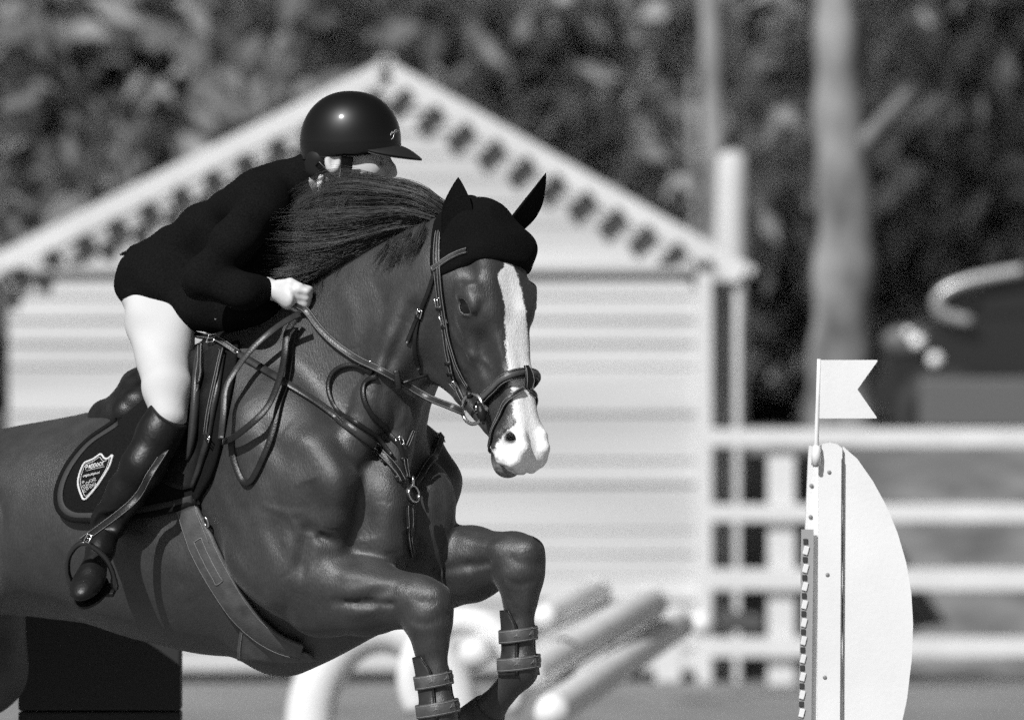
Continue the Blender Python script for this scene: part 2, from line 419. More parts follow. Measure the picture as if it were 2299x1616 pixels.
def tree(base, height, rad, label, m_leaf, m_bark, n_clump=70, n_leaf=70, seed=0, trunk_r=.2, crown_lo=.15, leaf=.16, flat=1.0, group='trees behind the shed and fence'):
    rs = np.random.RandomState(seed); base = Vector(base)
    t = empty('tree', base, label, 'tree', group)
    mb = MB(); top = base+Vector((rs.uniform(-.4, .4), rs.uniform(-.4, .4), height*.86))
    trunk = [base+(top-base)*f+Vector((rs.normal()*.12*f, rs.normal()*.12*f, 0)) for f in (0, .15, .35, .6, .8, 1)]
    mb.tube(trunk, [trunk_r*1.25, trunk_r, trunk_r*.85, trunk_r*.6, trunk_r*.35, trunk_r*.1], 10)
    for _ in range(14):
        f = rs.uniform(crown_lo, .9); p = base+(top-base)*f; a = rs.uniform(0, 6.28)
        tip = p+Vector((math.cos(a)*rad*.8, math.sin(a)*rad*.8*flat, rs.uniform(.2, 1.2)*rad*.5)); mid = (p+tip)/2+Vector((0, 0, -.1*rad))
        mb.tube([p, mid, tip], [trunk_r*.35*(1-f*.6), trunk_r*.22*(1-f*.6), .015], 6)
    mb.build('trunk', m_bark, t, True)
    n_clump = int(n_clump*1.3); cl = rs.normal(size=(n_clump, 3)); cl[:, 1] = -np.abs(cl[:, 1])*np.where(rs.rand(n_clump) < .8, 1, -1); cl /= np.linalg.norm(cl, axis=1)[:, None]; cl *= rs.uniform(.78, 1, (n_clump, 1))
    cz = height*(crown_lo+1.05)/2; hz = height*(1.05-crown_lo)/2
    C = np.array(base)+np.stack([cl[:, 0]*rad, cl[:, 1]*rad*flat, cz+cl[:, 2]*hz], 1)
    n = n_clump*n_leaf; c = np.repeat(C, n_leaf, 0)
    off = rs.normal(size=(n, 3))*np.array([rad*.17, rad*.10*flat, rad*.13]); p = c+off; p[:, 2] = np.maximum(p[:, 2], base.z+.3)
    cen = np.array(base)+np.array([0, 0, cz]); out = (p-cen)/np.array([rad, rad*flat, hz]); nn = out*1.0+np.array([0, 0, .35])+rs.normal(size=(n, 3))*.40; nn /= np.linalg.norm(nn, axis=1)[:, None]
    d1 = np.cross(nn, rs.normal(size=(n, 3))); d1 /= np.linalg.norm(d1, axis=1)[:, None]; d2 = np.cross(nn, d1)
    ll = leaf*rs.uniform(.6, 1.4, (n, 1)); a_, b_, e_, g_ = p-d1*ll, p+d2*ll*.45, p+d1*ll, p-d2*ll*.45
    V = np.stack([a_, b_, e_, g_], 1).reshape(-1, 3); F = np.arange(len(V)).reshape(-1, 4)
    mesh_obj('crown', V, F, m_leaf, t, False)
    return t
zb = 1.28
def tb(px, dep): return (P(px, 0, dep).x, dep, zb)
tree(tb(-250, 44), 9.5, 3.6, 'dense tree behind the left end of the shed', M_leafA, M_barkD, 110, 90, 1, .22, .02, .17)
tree(tb(250, 42), 8.5, 3.2, 'leafy mid-toned tree above the shed\'s left slope', M_leafB, M_barkD, 100, 90, 2, .2, .05, .17)
tree(tb(640, 46), 9.0, 3.2, 'dark tree directly behind the shed\'s gable', M_leafB, M_barkD, 100, 90, 3, .2, .05, .17)
tree(tb(1060, 43), 8.0, 2.9, 'tree rising over the shed roof right of the gable peak', M_leafC, M_barkD, 90, 90, 4, .2, .03, .17)
tree(tb(1400, 45), 9.0, 3.0, 'shaggy mid-toned tree over the shed\'s right slope', M_leafC, M_barkD, 80, 80, 5, .2, .02, .18)
tree(tb(1720, 48), 8.5, 3.0, 'dark bushy tree between the pale pole and the big trunk', M_leafC, M_barkD, 100, 90, 6, .2, .0, .17)
tree(tb(2080, 50), 9.0, 3.2, 'dark leafy tree behind the parked car', M_leafB, M_barkD, 100, 90, 7, .2, .0, .17)
tree(tb(2420, 47), 9.0, 3.4, 'dark tree at the right edge behind the parked car', M_leafB, M_barkD, 90, 90, 8, .2, .0, .17)
for k_, (px_, dp) in enumerate([(-500, 62), (-50, 60), (420, 63), (860, 61), (1260, 64), (1600, 60), (1900, 66), (2250, 62), (2650, 64)]):
    tree(tb(px_, dp), 11.5+k_ % 3, 4.6, ['deep shaded tree far behind the left of the shed', 'tall dark tree far back over the shed\'s left roof', 'tall dark tree far back left of the gable peak', 'tall dark tree far back over the gable peak', 'tall dark tree far back over the shed\'s right roof',
         'tall dark tree far back behind the pale pole', 'tall dark tree far back behind the big pale trunk', 'tall dark tree far back above the parked car', 'tall dark tree far back at the right edge'][k_], M_leafA, M_barkD, 110, 80, 20+k_, .25, .0, .26)
# big pale trunk right of centre, and its neighbour
def bare_trunk(pts, rs_px, dep, label, name='tree', branches=()):
    k = (CAM_D+dep)/CAM_D*S; base = P(*pts[0], dep); t = empty(name, base, label, 'tree', 'trees behind the shed and fence')
    L = spline([tuple(P(x, y, dep)) for x, y in pts], 26); R_ = np.interp(np.linspace(0, 1, 26), np.linspace(0, 1, len(rs_px)), rs_px)*k
    MB().tube(L, list(R_*(1+.08*np.sin(np.arange(26)*1.7)+.05*np.sin(np.arange(26)*.9))), 16).build('trunk', M_bark, t, True)
    for br, r in branches: MB().tube([Vector(q_) for q_ in spline([tuple(P(x, y, dep+d_)) for x, y, d_ in br], 10)], [r*k*(1-.5*i/9) for i in range(10)], 10).build('branch', M_bark, t, True)
    return t
bare_trunk([(1886, 1010), (1885, 850), (1892, 690), (1898, 500), (1885, 300), (1878, 100), (1872, -200)], [80, 72, 66, 62, 54, 48, 42], 36, 'large pale tree trunk rising behind the flag', branches=[([(1930, 340, 0), (1985, 270, -.2), (2045, 205, -.3)], 26), ([(1905, 250, 0), (1935, 120, .2), (1950, -60, .3)], 18)])
bare_trunk([(1612, 980), (1608, 700), (1606, 420), (1600, 200), (1592, -100)], [26, 26, 24, 26, 24], 39, 'slender pale tree trunk above the shed\'s right eave')
bare_trunk([(1562, 900), (1560, 500), (1556, 200), (1550, -100)], [10, 10, 12, 12], 41, 'thin pale tree trunk left of the slender one above the eave')
# ---------------------------------------------------------------- parked car
def car():
    D_ = 35.0; k = (CAM_D+D_)/CAM_D*S; g0 = P(2150, 0, D_)
    M_paint = mat('car_paint', .016, .22, .5, coat=.6); M_glass = mat('car_glass', .02, .05, .6); M_chrome = mat('chrome', .8, .08, .5, metal=1.0); M_trim = mat('car_trim', .42, .35, .5, metal=.4)
    o = empty('parked_car', (P(2200, 0, D_).x, D_, zb), 'dark car with glinting headlamp parked behind the fence at the right edge', 'car')
    # profile in the photo plane: nose to the left, body extruded away from the lens
    prof = [(1985, 940), (1978, 860), (1985, 790), (2010, 742), (2080, 720), (2150, 705), (2190, 640), (2260, 600), (2420, 590), (2560, 610), (2660, 700), (2790, 730), (2830, 800), (2835, 940)]
    W = 1.7
    def ring(dd, s, lift=0.0): return [P(x, y, D_)+Vector((0, dd, lift)) for x, y in prof]
    vs = []; fs = []; n = len(prof); st = [(-.02, .96), (.08, 1.0), (.8, 1.01), (1.55, 1.0), (1.68, .96)]; cxx = P(2400, 820, D_)
    for dd, s in st:
        for p in ring(dd, s): vs.append(cxx+(p-cxx)*s+Vector((0, dd*(1-s), 0)) if False else Vector((cxx.x+(p.x-cxx.x)*s, p.y, cxx.z+(p.z-cxx.z)*s)))
    for i in range(len(st)-1):
        for j in range(n): fs.append((i*n+j, i*n+(j+1) % n, (i+1)*n+(j+1) % n, (i+1)*n+j))
    fs += [tuple(range(n)), tuple(reversed(range((len(st)-1)*n, len(st)*n)))]
    mesh_obj('body', vs, fs, M_paint, o, False)
    for pl in ([(2170, 705), (2205, 645), (2262, 618), (2400, 612), (2400, 700)], [(2425, 700), (2425, 612), (2540, 625), (2610, 700)]):
        w = MB().prism([P(x, y, D_-.04) for x, y in pl], (0, .03, 0)).build('side_window', M_glass, o)
    # bright window surround whose front corner shows in the photo
    sur = [(2180, 722), (2120, 706), (2103, 682), (2120, 655), (2180, 630), (2300, 606)]
    MB().tube([Vector(v_) for v_ in spline([tuple(P(x, y, D_-.10)) for x, y in sur], 24)], .040, 10).build('window_surround', M_trim, o, True)
    MB().ellipsoid(P(2150, 675, D_-.06), (.14, .02, .07)).build('mirror_glass', M_glass, o, True)
    lamp = MB().ellipsoid(P(2035, 765, D_-.02), (.16, .06, .10)).build('headlamp', mat('lamp_glass', .12, .5, .2), o, True)
    for x, y, r in ((2060, 768, .060), (2100, 808, .060), (2040, 748, .040)):
        MB().ellipsoid(P(x, y, D_-.09), (r*.8, r*.8, r*.8), nu=24, nv=16).build('lamp_glint', mat('glint_white', .88, .3), lamp, True)  # white balls stand in for the sun glints on the headlamp
    MB().box(P(2000, 880, D_-.03), (.26, .04, .16)).build('grille', M_dark, o)
    for px_ in (2120, 2650):
        c = P(px_, 940, D_-.03); MB().torus(c, (1, 0, 0), (0, 0, 1), .25, .25, .09, 28, 10).build('wheel', mat('tyre', .02, .8), o, True)
car()
# grey trailer side behind the fence, below the car
tr = MB().box(P(2190, 905, 33.6), (.72, .5, .32), None, .02).build('crate', mat('grey_panel', .10, .6), None, False, P(2190, 960, 33.6)); tag(tr, 'plain grey box standing under the parked car behind the top rail', 'box')
# ---------------------------------------------------------------- jump equipment lying behind the horse
def pole(a, b, r, label, m=None):
    a, b = Vector(a), Vector(b); o = empty('jump_pole', (a+b)/2, label, 'jump pole', 'jump poles stacked on the arena')
    d = (b-a); 
    MB().tube([a+d*t for t in (0, .02, .5, .98, 1.0)], [r*.9, r, r, r, r*.9], 18).build('shaft', m or M_plastic, o, True)
    MB().tube([a-d.normalized()*.015, a+d.normalized()*.02], r*1.06, 18).build('end_cap', mat('pole_cap', .6, .5), o, True)
    return o
D1 = 13.0
M_band = mat('grey_pole', .45, .5)
pole(P(1460, 1352, D1+1.5), P(1180, 1520, D1-1.5), .070, 'white jump pole slanting up to the right, upper of the near pair')
pole(P(1338, 1330, D1+1.2), P(1060, 1470, D1-1.2), .062, 'white jump pole slanting up behind the horse\'s far knee')
pole(P(1400, 1362, D1+1.4), P(1150, 1512, D1-1.0), .045, 'grey jump pole lying between the two white ones', M_band)
pole(P(1520, 1400, D1+2.2), P(1235, 1600, D1-2.0), .068, 'white jump pole slanting up to the right, lowest of the pile')
# white plastic arch of a filler behind the folded foreleg
ar = empty('jump_arch', P(1040, 1600, 12.0), 'white curved jump arch behind the folded forelegs', 'jump filler')
k7 = (CAM_D+7)/CAM_D*S; arc = [P(1040-118*math.cos(t), 1520-128*math.sin(t), 12.0) for t in np.linspace(-.6, math.pi+.6, 30)]
MB().tube(arc, .056, 14).build('arch_tube', M_plastic, ar, True)
MB().ellipsoid(P(1225, 1385, 12.2), (.055, .055, .055)).build('arch_ball', M_plastic, ar, True)
ar2 = empty('jump_arch', P(800, 1600, 12.6), 'wide white jump arch under the horse\'s chest', 'jump filler')
arc = [P(860-165*math.cos(t), 1640-230*math.sin(t), 12.6) for t in np.linspace(-.2, math.pi+.2, 30)]
MB().tube(arc, .10, 14).build('arch_tube', M_plastic, ar2, True)
# upright white planks and a ball at the foot of the shed
for k_, (x, w, t_, b_) in enumerate([(1500, 58, 1380, 1530)]):
    pl = MB().box(P(x, (t_+b_)/2, 24), (w*S*46/22, .05, (b_-t_)*S*46/22), None, .01).build('jump_plank', M_white, None, False, P(x, b_, 24)); tag(pl, ['wide white plank standing in front of the shed\'s right corner', 'narrow white plank standing right of the wide one'][k_], 'plank')
bl2 = MB().ellipsoid(P(1575, 1400, 24.5), (.07, .07, .07)).build('ball', M_plastic, None, True, P(1575, 1400, 24.5)); tag(bl2, 'small white round knob before the fence near the shed corner', 'knob')
gp = MB().box(P(1665, 1395, 25), (.24, .20, .10), Matrix.Rotation(.12, 3, 'Y'), .02).build('crate', mat('dark_box', .06, .7), None, False, P(1665, 1420, 25)); tag(gp, 'dark low box on the ground before the fence', 'box')
# black filler wall behind the horse's belly
fw_ = empty('jump_wall', P(250, 1800, 1.6), 'black jump filler wall behind the horse\'s belly', 'jump filler')
x0_, x1_ = P(40, 0, 1.6).x, P(404, 0, 1.6).x; zt = P(0, 1360, 1.6).z
for k_ in range(4):
    h_ = zt/4; MB().box(((x0_+x1_)/2, 1.7, h_*(k_+.5)), (x1_-x0_, .16, h_-.004), None, .006).build('plank', mat('black_filler', .012, .7), fw_)
for sx in (x0_+.1, x1_-.1): MB().box((sx, 1.7, .02), (.08, .5, .04)).build('foot', mat('black_filler', .012), fw_)
# ================================================================== jump wing with flag
DW = .45
wing = empty('jump_wing', P(1930, 2300, DW)*1.0, 'white jump wing with a half-round panel at the right', 'jump wing'); wing.location.z = 0
kw = (CAM_D+DW)/CAM_D*S
def wp(px, py, d=0.0): return P(px, py, DW+d)
zf = .03; pyf = CY+(CZ-zf)/kw
panel = [(1893, 1002), (1925, 1030), (1960, 1080), (1990, 1135), (2015, 1195), (2034, 1260), (2046, 1330), (2050, 1400), (2047, 1480), (2036, 1570), (2010, 1690), (1975, 1800), (1930, 1910), (1893, 1960)]
pw = MB().prism([wp(x, y) for x, y in panel[::-1]]+[wp(1870, 1960)][:0], (0, .030, 0)); pw.build('panel', M_plastic, wing)
def bar(x0, x1, y0, y1, d0, d1, name, m=M_plastic, bev=.004, tilt=0.0):
    c = (wp((x0+x1)/2, (y0+y1)/2, (d0+d1)/2)); return MB().box(c, (abs(x1-x0)*kw, abs(d1-d0), abs(y1-y0)*kw), Matrix.Rotation(tilt, 3, 'Y'), bev).build(name, m, wing)
tl = -.012
# the upright: main board with rounded top, groove, side channel
up_poly = [(1838, 1005), (1845, 997), (1862, 993), (1880, 997), (1891, 1006)]
MB().prism([wp(1831, pyf, -.012), wp(1838, 1008, -.012)]+[wp(x, y, -.012) for x, y in up_poly]+[wp(1888, pyf, -.012)], (0, .065, 0)).build('upright', M_plastic, wing)
MB().prism([wp(1808, 1186, .02), wp(1816, 1000, .02), wp(1838, 1005, .02), wp(1830, pyf, .02), wp(1812, pyf, .02)], (0, .05, 0)).build('side_channel', M_plastic, wing)
MB().prism([wp(1882, pyf, -.0135), wp(1889, 1030, -.0135), wp(1892, 1030, -.0135), wp(1885, pyf, -.0135)], (0, .004, 0)).build('joint_line', mat('joint_grey', .10, .8), wing)  # thin dark grey strip marking the joint
M_strip = mat('cup_strip', .30, .45, .5)
MB().prism([wp(1799, 1188, .0), wp(1827, 1188, .0), wp(1812, pyf, .0), wp(1784, pyf, .0)], (0, .006, 0)).build('cup_strip', M_strip, wing)
y_ = 1205
while y_ < 1620:
    xs_ = 1809-(y_-1188)*.026
    MB().box(wp(xs_, y_+10, -.0015), (.012, .004, .014), None, .0015).build('cup_hole', mat('cup_hole_dark', .03, .8), wing)
    MB().box(wp(xs_+1, y_+30, -.0015), (.013, .005, .022), Matrix.Rotation(.25, 3, 'Y'), .0015).build('cup_tab', M_plastic, wing)
    y_ += 40.5
for dd, nm in ((-.40, 'foot'), (.40, 'foot')):
    MB().box((wp(1860, 0).x, DW+dd*.5+.02, .03), (.08, abs(dd), .055), None, .006).build('foot', M_plastic, wing)
MB().box((wp(1940, 0).x, DW+.02, .10), (.30, .03, .10), None, .006).build('cross_brace', M_plastic, wing)
for (x_, y_) in ((1822, 1090), (1820, 1160), (1862, 1060), (1858, 1290), (1852, 1520)):
    MB().ellipsoid(wp(x_, y_, -.012 if x_ > 1830 else .018), (.0055, .003, .0055), nu=12, nv=8).build('screw', mat('screw_grey', .2, .5), wing, True)
flag = empty('course_flag', wp(1834, 1040, -.02), 'white swallow-tailed course flag on a rod at the top of the jump wing', 'flag')
MB().tube([wp(1832, 1048, -.022), wp(1833, 985, -.022), wp(1836, 900, -.022), wp(1839, 806, -.022)], [.0085, .0060, .0052, .0052], 12).build('rod', M_plastic, flag, True)
MB().tube([wp(1832, 1044, -.022), wp(1833, 1020, -.022), wp(1834, 1000, -.022)], [.012, .0125, .009], 12).build('socket', M_plastic, flag, True)
MB().ellipsoid(wp(1831, 1043, -.035), (.006, .004, .006)).build('screw', mat('screw_grey', .2, .5), flag, True)
MB().prism([wp(x, y, -.024) for x, y in [(1838, 808), (1838, 939), (1968, 939), (1968, 936), (1925, 874), (1970, 811), (1969, 808)]], (0, .003, 0)).build('cloth', M_plastic, flag)
print('setting', round(time.time()-T0, 1))
# ================================================================== horse
TH = math.radians(50)                       # heading: 50 degrees off the line to the camera
sT, cT = math.sin(TH), math.cos(TH)
X0 = (915-CX)*S                             # breast point of the horse, at depth 0
def B2W(a, b, z): return Vector((X0+sT*a-cT*b, -cT*a-sT*b, z))
def W2B(p):
    x, y = p[0]-X0, p[1]; return Vector((sT*x-cT*y, -cT*x-sT*y, p[2]))
def B2Wn(V):
    V = np.asarray(V); return np.stack([X0+sT*V[:, 0]-cT*V[:, 1], -cT*V[:, 0]-sT*V[:, 1], V[:, 2]], 1)
def PB(px, py, b=0.0):
    """photo pixel + sideways offset b (near side positive) -> body coordinates"""
    dep = 0.0
    for _ in range(4):
        x = (px-CX)*S*(1+dep/CAM_D); a = (x-X0+cT*b)/sT; dep = -cT*a-sT*b
    return Vector((a, b, CZ-(py-CY)*S*(1+dep/CAM_D)))
HT = math.radians(40); sH, cH = math.sin(HT), math.cos(HT)      # the head is turned a little more to the camera
HO = B2W(*PB(1075, 475, 0))                                       # poll
def H2B(f, w, g):
    """head frame: forward f, near-side w, down g from the poll -> body coordinates"""
    return W2B(Vector((HO.x+sH*f-cH*w, HO.y-cH*f-sH*w, HO.z-g)))
def PH(px, py, w=0.0):
    dep = HO.y
    for _ in range(4):
        x = (px-CX)*S*(1+dep/CAM_D); f = (x-HO.x+cH*w)/sH; dep = HO.y-cH*f-sH*w
    return W2B(Vector((x, dep, CZ-(py-CY)*S*(1+dep/CAM_D))))
# head axes in body coordinates
_o = H2B(0, 0, 0); hF = (H2B(1, 0, 0)-_o); hW = (H2B(0, 1, 0)-_o); hG = (H2B(0, 0, 1)-_o)
hU = (hF*0.316+hG*0.949); hV = (hF*0.949-hG*0.316)          # along the head, and out of the face
def HU(u, v, w): return _o+hU*u+hV*v+hW*w
def UVW(p):
    q = Vector(p)-_o; return q.dot(hU), q.dot(hV), q.dot(hW)

def build_horse():
    d = SDF(axis_grid((-2.05, -1.25, 0.016), (-1.25, -0.06, 0.007), (-0.06, 0.52, 0.0042)),
            axis_grid((-0.50, -0.20, 0.010), (-0.20, 0.22, 0.0046), (0.22, 0.46, 0.008)),
            axis_grid((0.12, 0.80, 0.012), (0.80, 1.44, 0.0065), (1.44, 2.28, 0.0044)))
    zpy = lambda py, a: CZ-(py-CY)*S*(1-cT*a/CAM_D)
    # ---- trunk
    st = []
    for a, top, bot, hw, mid in [(-1.86, 1190, 1260, .03, .5), (-1.80, 1110, 1310, .13, .5), (-1.70, 1045, 1350, .22, .5), (-1.5, 985, 1375, .28, .5),
                            (-1.25, 948, 1385, .29, .5), (-1.07, 926, 1398, .305, .52), (-.85, 882, 1440, .305, .55), (-.65, 795, 1470, .285, .58),
                            (-.48, 742, 1476, .245, .60), (-.32, 790, 1450, .225, .6), (-.18, 880, 1395, .215, .55), (-.08, 960, 1315, .195, .5),
                            (-.02, 1010, 1270, .150, .5), (.01, 1060, 1230, .09, .5), (.03, 1110, 1190, .03, .5)]:
        zt, zb = zpy(top, a), zpy(bot, a); c = zt+(zb-zt)*mid
        st.append((a, c, zt-c, c-zb, hw))
    d.loft((0, 0, 0), (1, 0, 0), (0, 0, 1), st, k=0.02, n=2.15)
    # ---- neck
    c0 = PB(757, 910); ax = Vector((.765, 0, .645)); up = Vector((-.645, 0, .765))
    d.loft(c0, ax, up, [(-.16, 0, .22, .30, .20), (0, 0, .285, .29, .165), (.2, 0, .272, .17, .118), (.44, 0, .195, .12, .098),
                        (.58, 0, .125, .12, .085), (.66, 0, .07, .09, .06), (.70, 0, .02, .03, .02)], k=0.10, n=2.7)
    # ---- head
    d.loft(_o, hU, hV, [(-.04, -.05, .02, .03, .03), (0.0, -.055, .05, .07, .062), (.09, -.07, .118, .10, .078), (.18, -.09, .152, .135, .090), (.27, -.10, .150, .140, .082),
                        (.34, -.10, .142, .128, .068), (.43, -.075, .104, .085, .054), (.52, -.05, .072, .052, .047), (.585, -.042, .060, .046, .054),
                        (.625, -.040, .052, .046, .050), (.652, -.040, .044, .036, .040), (.670, -.040, .015, .02, .018)], k=0.05, n=2.35)
    for sg in (1, -1):
        # nasal ridge edges, face crest, jaw
        d.chain([HU(.12, .030, .048*sg), HU(.27, .022, .040*sg), HU(.43, .006, .026*sg), HU(.56, -.006, .024*sg)], [.030, .024, .020, .020], k=.03)
        d.chain([HU(.27, -.045, .082*sg), HU(.36, -.052, .064*sg), HU(.42, -.055, .052*sg)], [.011, .009, .005], k=.03)
        d.ell(HU(.275, -.155, .052*sg), (.115, .098, .030), [hU, hV, hW], k=.035)           # cheek
        d.chain([HU(.22, -.235, .048*sg), HU(.34, -.235, .044*sg), HU(.43, -.165, .030*sg), HU(.53, -.105, .024*sg)], [.024, .024, .020, .018], k=.035)
        # eye socket
        d.ell(HU(.240, -.006, .066*sg), (.066, .046, .036), [hU, hV, hW], k=.04)
        d.chain([HU(.195, -.006, .096*sg), HU(.208, .020, .094*sg), HU(.240, .030, .086*sg)], [.007, .010, .008], k=.035)   # brow
        d.ell(HU(.165, .018, .094*sg), (.022, .016, .012), [hU, hV, hW], k=.03, mode='sub')   # hollow over the eye
    d.ell(HU(.42, -.02, .070), (.07, .028, .018), [hU, hV, hW], k=.03, mode='sub')          # cheek hollow in front of the crest
    d.ell(HU(.42, -.02, -.070), (.07, .028, .018), [hU, hV, hW], k=.03, mode='sub')
    eye_c = HU(.222, -.002, .090)
    return d, eye_c

def horse_rest(d, eye_c):
    # eyes
    eyes = []
    for sg in (1, -1):
        c = HU(.247, -.008, .0835*sg); eyes.append(c)
        U, V_, W = hU, hV, hW*sg
        t1 = (U*.80+V_*.60).normalized(); t2 = (V_*.80-U*.60).normalized()
        d.ell(c+W*.024, (.0275, .0200, .030), [t1, t2, W], k=.006, mode='sub')
        def lid(ang, e=1.0, w=.0): 
            q = t1*math.cos(ang)*.0275*e+t2*math.sin(ang)*.0200*e
            return c+q+W*(math.sqrt(max(.0320**2-q.length_squared, 1e-6))-.004+w)
        up = [lid(math.radians(q), 1.0, .001) for q in range(0, 181, 15)]
        lo = [lid(math.radians(q)) for q in range(180, 361, 15)]
        d.chain(up, [.003]*2+[.0048]*9+[.003]*2, k=.006); d.chain(lo, [.0034]*len(lo), k=.006)
        if sg < 0: continue
        up2 = [c+(t1*math.cos(q)*.034+t2*math.sin(q)*.030)+W*.0165 for q in np.radians(np.arange(20, 165, 12))]
        d.chain(up2, [.0035]*len(up2), k=.018)
    # muzzle: nostrils, lips, chin (points read on the near side, mirrored to the far side)
    def mz(px, py, w, sg=1, dw=0.0, du=0.0, dv=0.0):
        u_, v_, w_ = UVW(PH(px, py, w)); return HU(u_+du, v_+dv, (w_+dw)*sg)
    for sg in (1, -1):
        W = hW*sg
        d.ell(HU(.600, -.022, .036*sg), (.050, .034, .028), [hU, hV, W], k=.03)
        d.chain([mz(1140, 963, .044, sg), mz(1121, 978, .057, sg), mz(1114, 1004, .061, sg), mz(1124, 1031, .058, sg), mz(1146, 1041, .050, sg)], [.009, .0105, .011, .010, .008], k=.012)
        d.chain([mz(1146, 962, .042, sg), mz(1168, 978, .034, sg), mz(1174, 1006, .034, sg), mz(1162, 1032, .042, sg)], [.009, .012, .012, .009], k=.014)
        d.chain([mz(1140, 978, .058, sg), mz(1141, 998, .060, sg), mz(1148, 1020, .052, sg)], [.012, .0175, .011], k=.006, mode='sub')
        d.chain([mz(1142, 992, .062, sg), mz(1146, 1012, .050, sg)], [.016, .013], k=.006, mode='sub')
        d.chain([mz(1145, 985, .060, sg), mz(1147, 985, .046, sg), mz(1147, 970, .028, sg)], [.014, .014, .010], k=.005, mode='sub')
        d.ell(HU(.648, -.030, .018*sg), (.024, .026, .024), [hU, hV, W], k=.024)                # upper lip
        d.chain([mz(1104, 985, .052, sg), mz(1116, 1022, .052, sg), mz(1142, 1054, .038, sg), mz(1172, 1066, .006, sg)], [.004, .0045, .005, .004], k=.010, mode='sub')
    d.chain([HU(.52, -.090, 0), HU(.57, -.090, 0), HU(.61, -.092, 0)], [.020, .027, .030], k=.03)
    d.ell(PH(1140, 1046, 0), (.030, .030, .038), [hU, hV, hW], k=.018)                        # lower lip
    d.ell(HU(.612, -.100, 0), (.030, .022, .030), [hU, hV, hW], k=.025)                       # chin
    d.ell(HU(.674, -.012, 0), (.010, .018, .006), [hU, hV, hW], k=.012, mode='sub')
    # ---- neck muscles
    for sg in (1, -1):
        d.chain([PB(985, 620, .06*sg), PB(905, 760, .085*sg), PB(840, 900, .115*sg), PB(790, 1010, .150*sg)], [.034, .044, .052, .05], k=.09)
        d.chain([PB(925, 830, .03*sg), PB(905, 930, .045*sg), PB(885, 1030, .06*sg)], [.035, .040, .045], k=.06)
    d.chain([PB(925, 700, .125), PB(880, 800, .155), PB(850, 900, .175)], [.010, .014, .012], k=.05, mode='sub')
    # ---- shoulders, breast
    for sg in (1, -1):
        def q(px, py, b):             # near-side point, mirrored for the far side
            v = PB(px, py, b); return Vector((v.x, v.y*(1 if sg > 0 else -.86), v.z))
        d.chain([q(520, 830, .11), q(600, 960, .20), q(700, 1085, .215)], [.07, .085, .075], k=.10)
        d.chain([q(640, 900, .17), q(715, 1010, .21), q(748, 1085, .215)], [.05, .055, .055], k=.06)    # point of the shoulder
        d.chain([q(748, 1085, .210), q(742, 1160, .205), q(715, 1260, .195)], [.052, .058, .075], k=.06)
        d.ell(q(610, 1170, .225), (.16, .075, .14), [(.8, 0, -.6), (0, 1, 0), (.6, 0, .8)], k=.07)          # triceps
        d.ell(q(560, 1040, .205), (.10, .06, .16), [(.8, 0, -.6), (0, 1, 0), (.6, 0, .8)], k=.06)
        d.chain([q(560, 1260, .24), q(640, 1310, .225)], [.055, .07], k=.05)
        d.ell(q(848, 1140, .088), (.098, .080, .125), k=.035)                                      # breast muscles
        d.ell(q(850, 1225, .086), (.092, .078, .085), k=.035)
    d.chain([PB(640, 1420, 0), PB(840, 1330, 0)], [.11, .10], k=.08)
    # ---- fore legs: forearm, knee, cannon, pastern, hoof (hoof is its own part)
    legs = {}
    def foreleg(sg, E0, E, K, C, F, HV):
        lat = Vector((0, 1, 0))
        d.chain([E0, E, E+(K-E)*.45, E+(K-E)*.82], [.100, .102, .092, .066], k=.06, sq=(lat, .82))
        m = E+(K-E)*.4
        d.chain([E+Vector((.02, .03*sg, .03)), m+Vector((0, .035*sg, .022)), E+(K-E)*.8+Vector((0, .02*sg, .01))], [.055, .050, .034], k=.04)
        d.chain([E+Vector((-.03, .02*sg, -.05)), m+Vector((-.01, .025*sg, -.040)), E+(K-E)*.8+Vector((-.01, .01*sg, -.018))], [.05, .040, .028], k=.04)
        fw = (K-E).normalized(); kd = (C-K).normalized()
        d.chain([E+(K-E)*.80, K-fw*.012, K+kd*.045, K+kd*.10], [.060, .061, .056, .040], k=.03, sq=(lat, .92))
        d.ell(K+fw*.030+kd*.006, (.036, .042, .046), k=.03)
        d.ell(K-fw*.002+kd*.052, (.042, .050, .030), k=.025)
        d.ell(K-fw*.055+kd*.004, (.026, .024, .034), k=.025)          # pisiform at the back
        for e_ in (1, -1):
            d.ell(K-fw*.020-kd*.012+lat*(.040*e_), (.030, .018, .026), k=.02); d.ell(K+kd*.050+lat*(.034*e_)+fw*.004, (.024, .018, .022), k=.018)
            d.chain([E+(K-E)*.30+lat*(.088*e_)-kd*(-.012), E+(K-E)*.62+lat*(.070*e_)+kd*.010, K-fw*.05+lat*(.056*e_)+kd*.006], [.0005, .001, .0005], k=.022, mode='sub')
        d.ell(K+fw*.036-kd*.020, (.030, .034, .024), k=.02)
        d.chain([K+kd*.030+fw*.070-lat*.05, K+kd*.026+fw*.082, K+kd*.030+fw*.070+lat*.05], [.008, .010, .008], k=.022, mode='sub')
        d.ell(K+fw*.018+kd*.062, (.028, .032, .024), k=.02)
        back = -fw+kd*fw.dot(kd); back.normalize()
        d.chain([K+kd*.03, K+kd*.09, C-kd*.04], [.050, .037, .033], k=.03, sq=(lat, .9))
        d.chain([K+kd*.06+back*.022, C-kd*.05+back*.026], [.022, .021], k=.016)
        d.ell(C+back*.008, (.040, .038, .040), k=.03)
        d.chain([C, F], [.034, .034], k=.03); d.ell(C+back*.034, (.022, .026, .024), k=.02)
        d.cone(F, F+(F-C).normalized()*.02, .036, .040, k=.02)
    kn = PB(955, 1352, .135); cn = PB(992, 1606, .13)
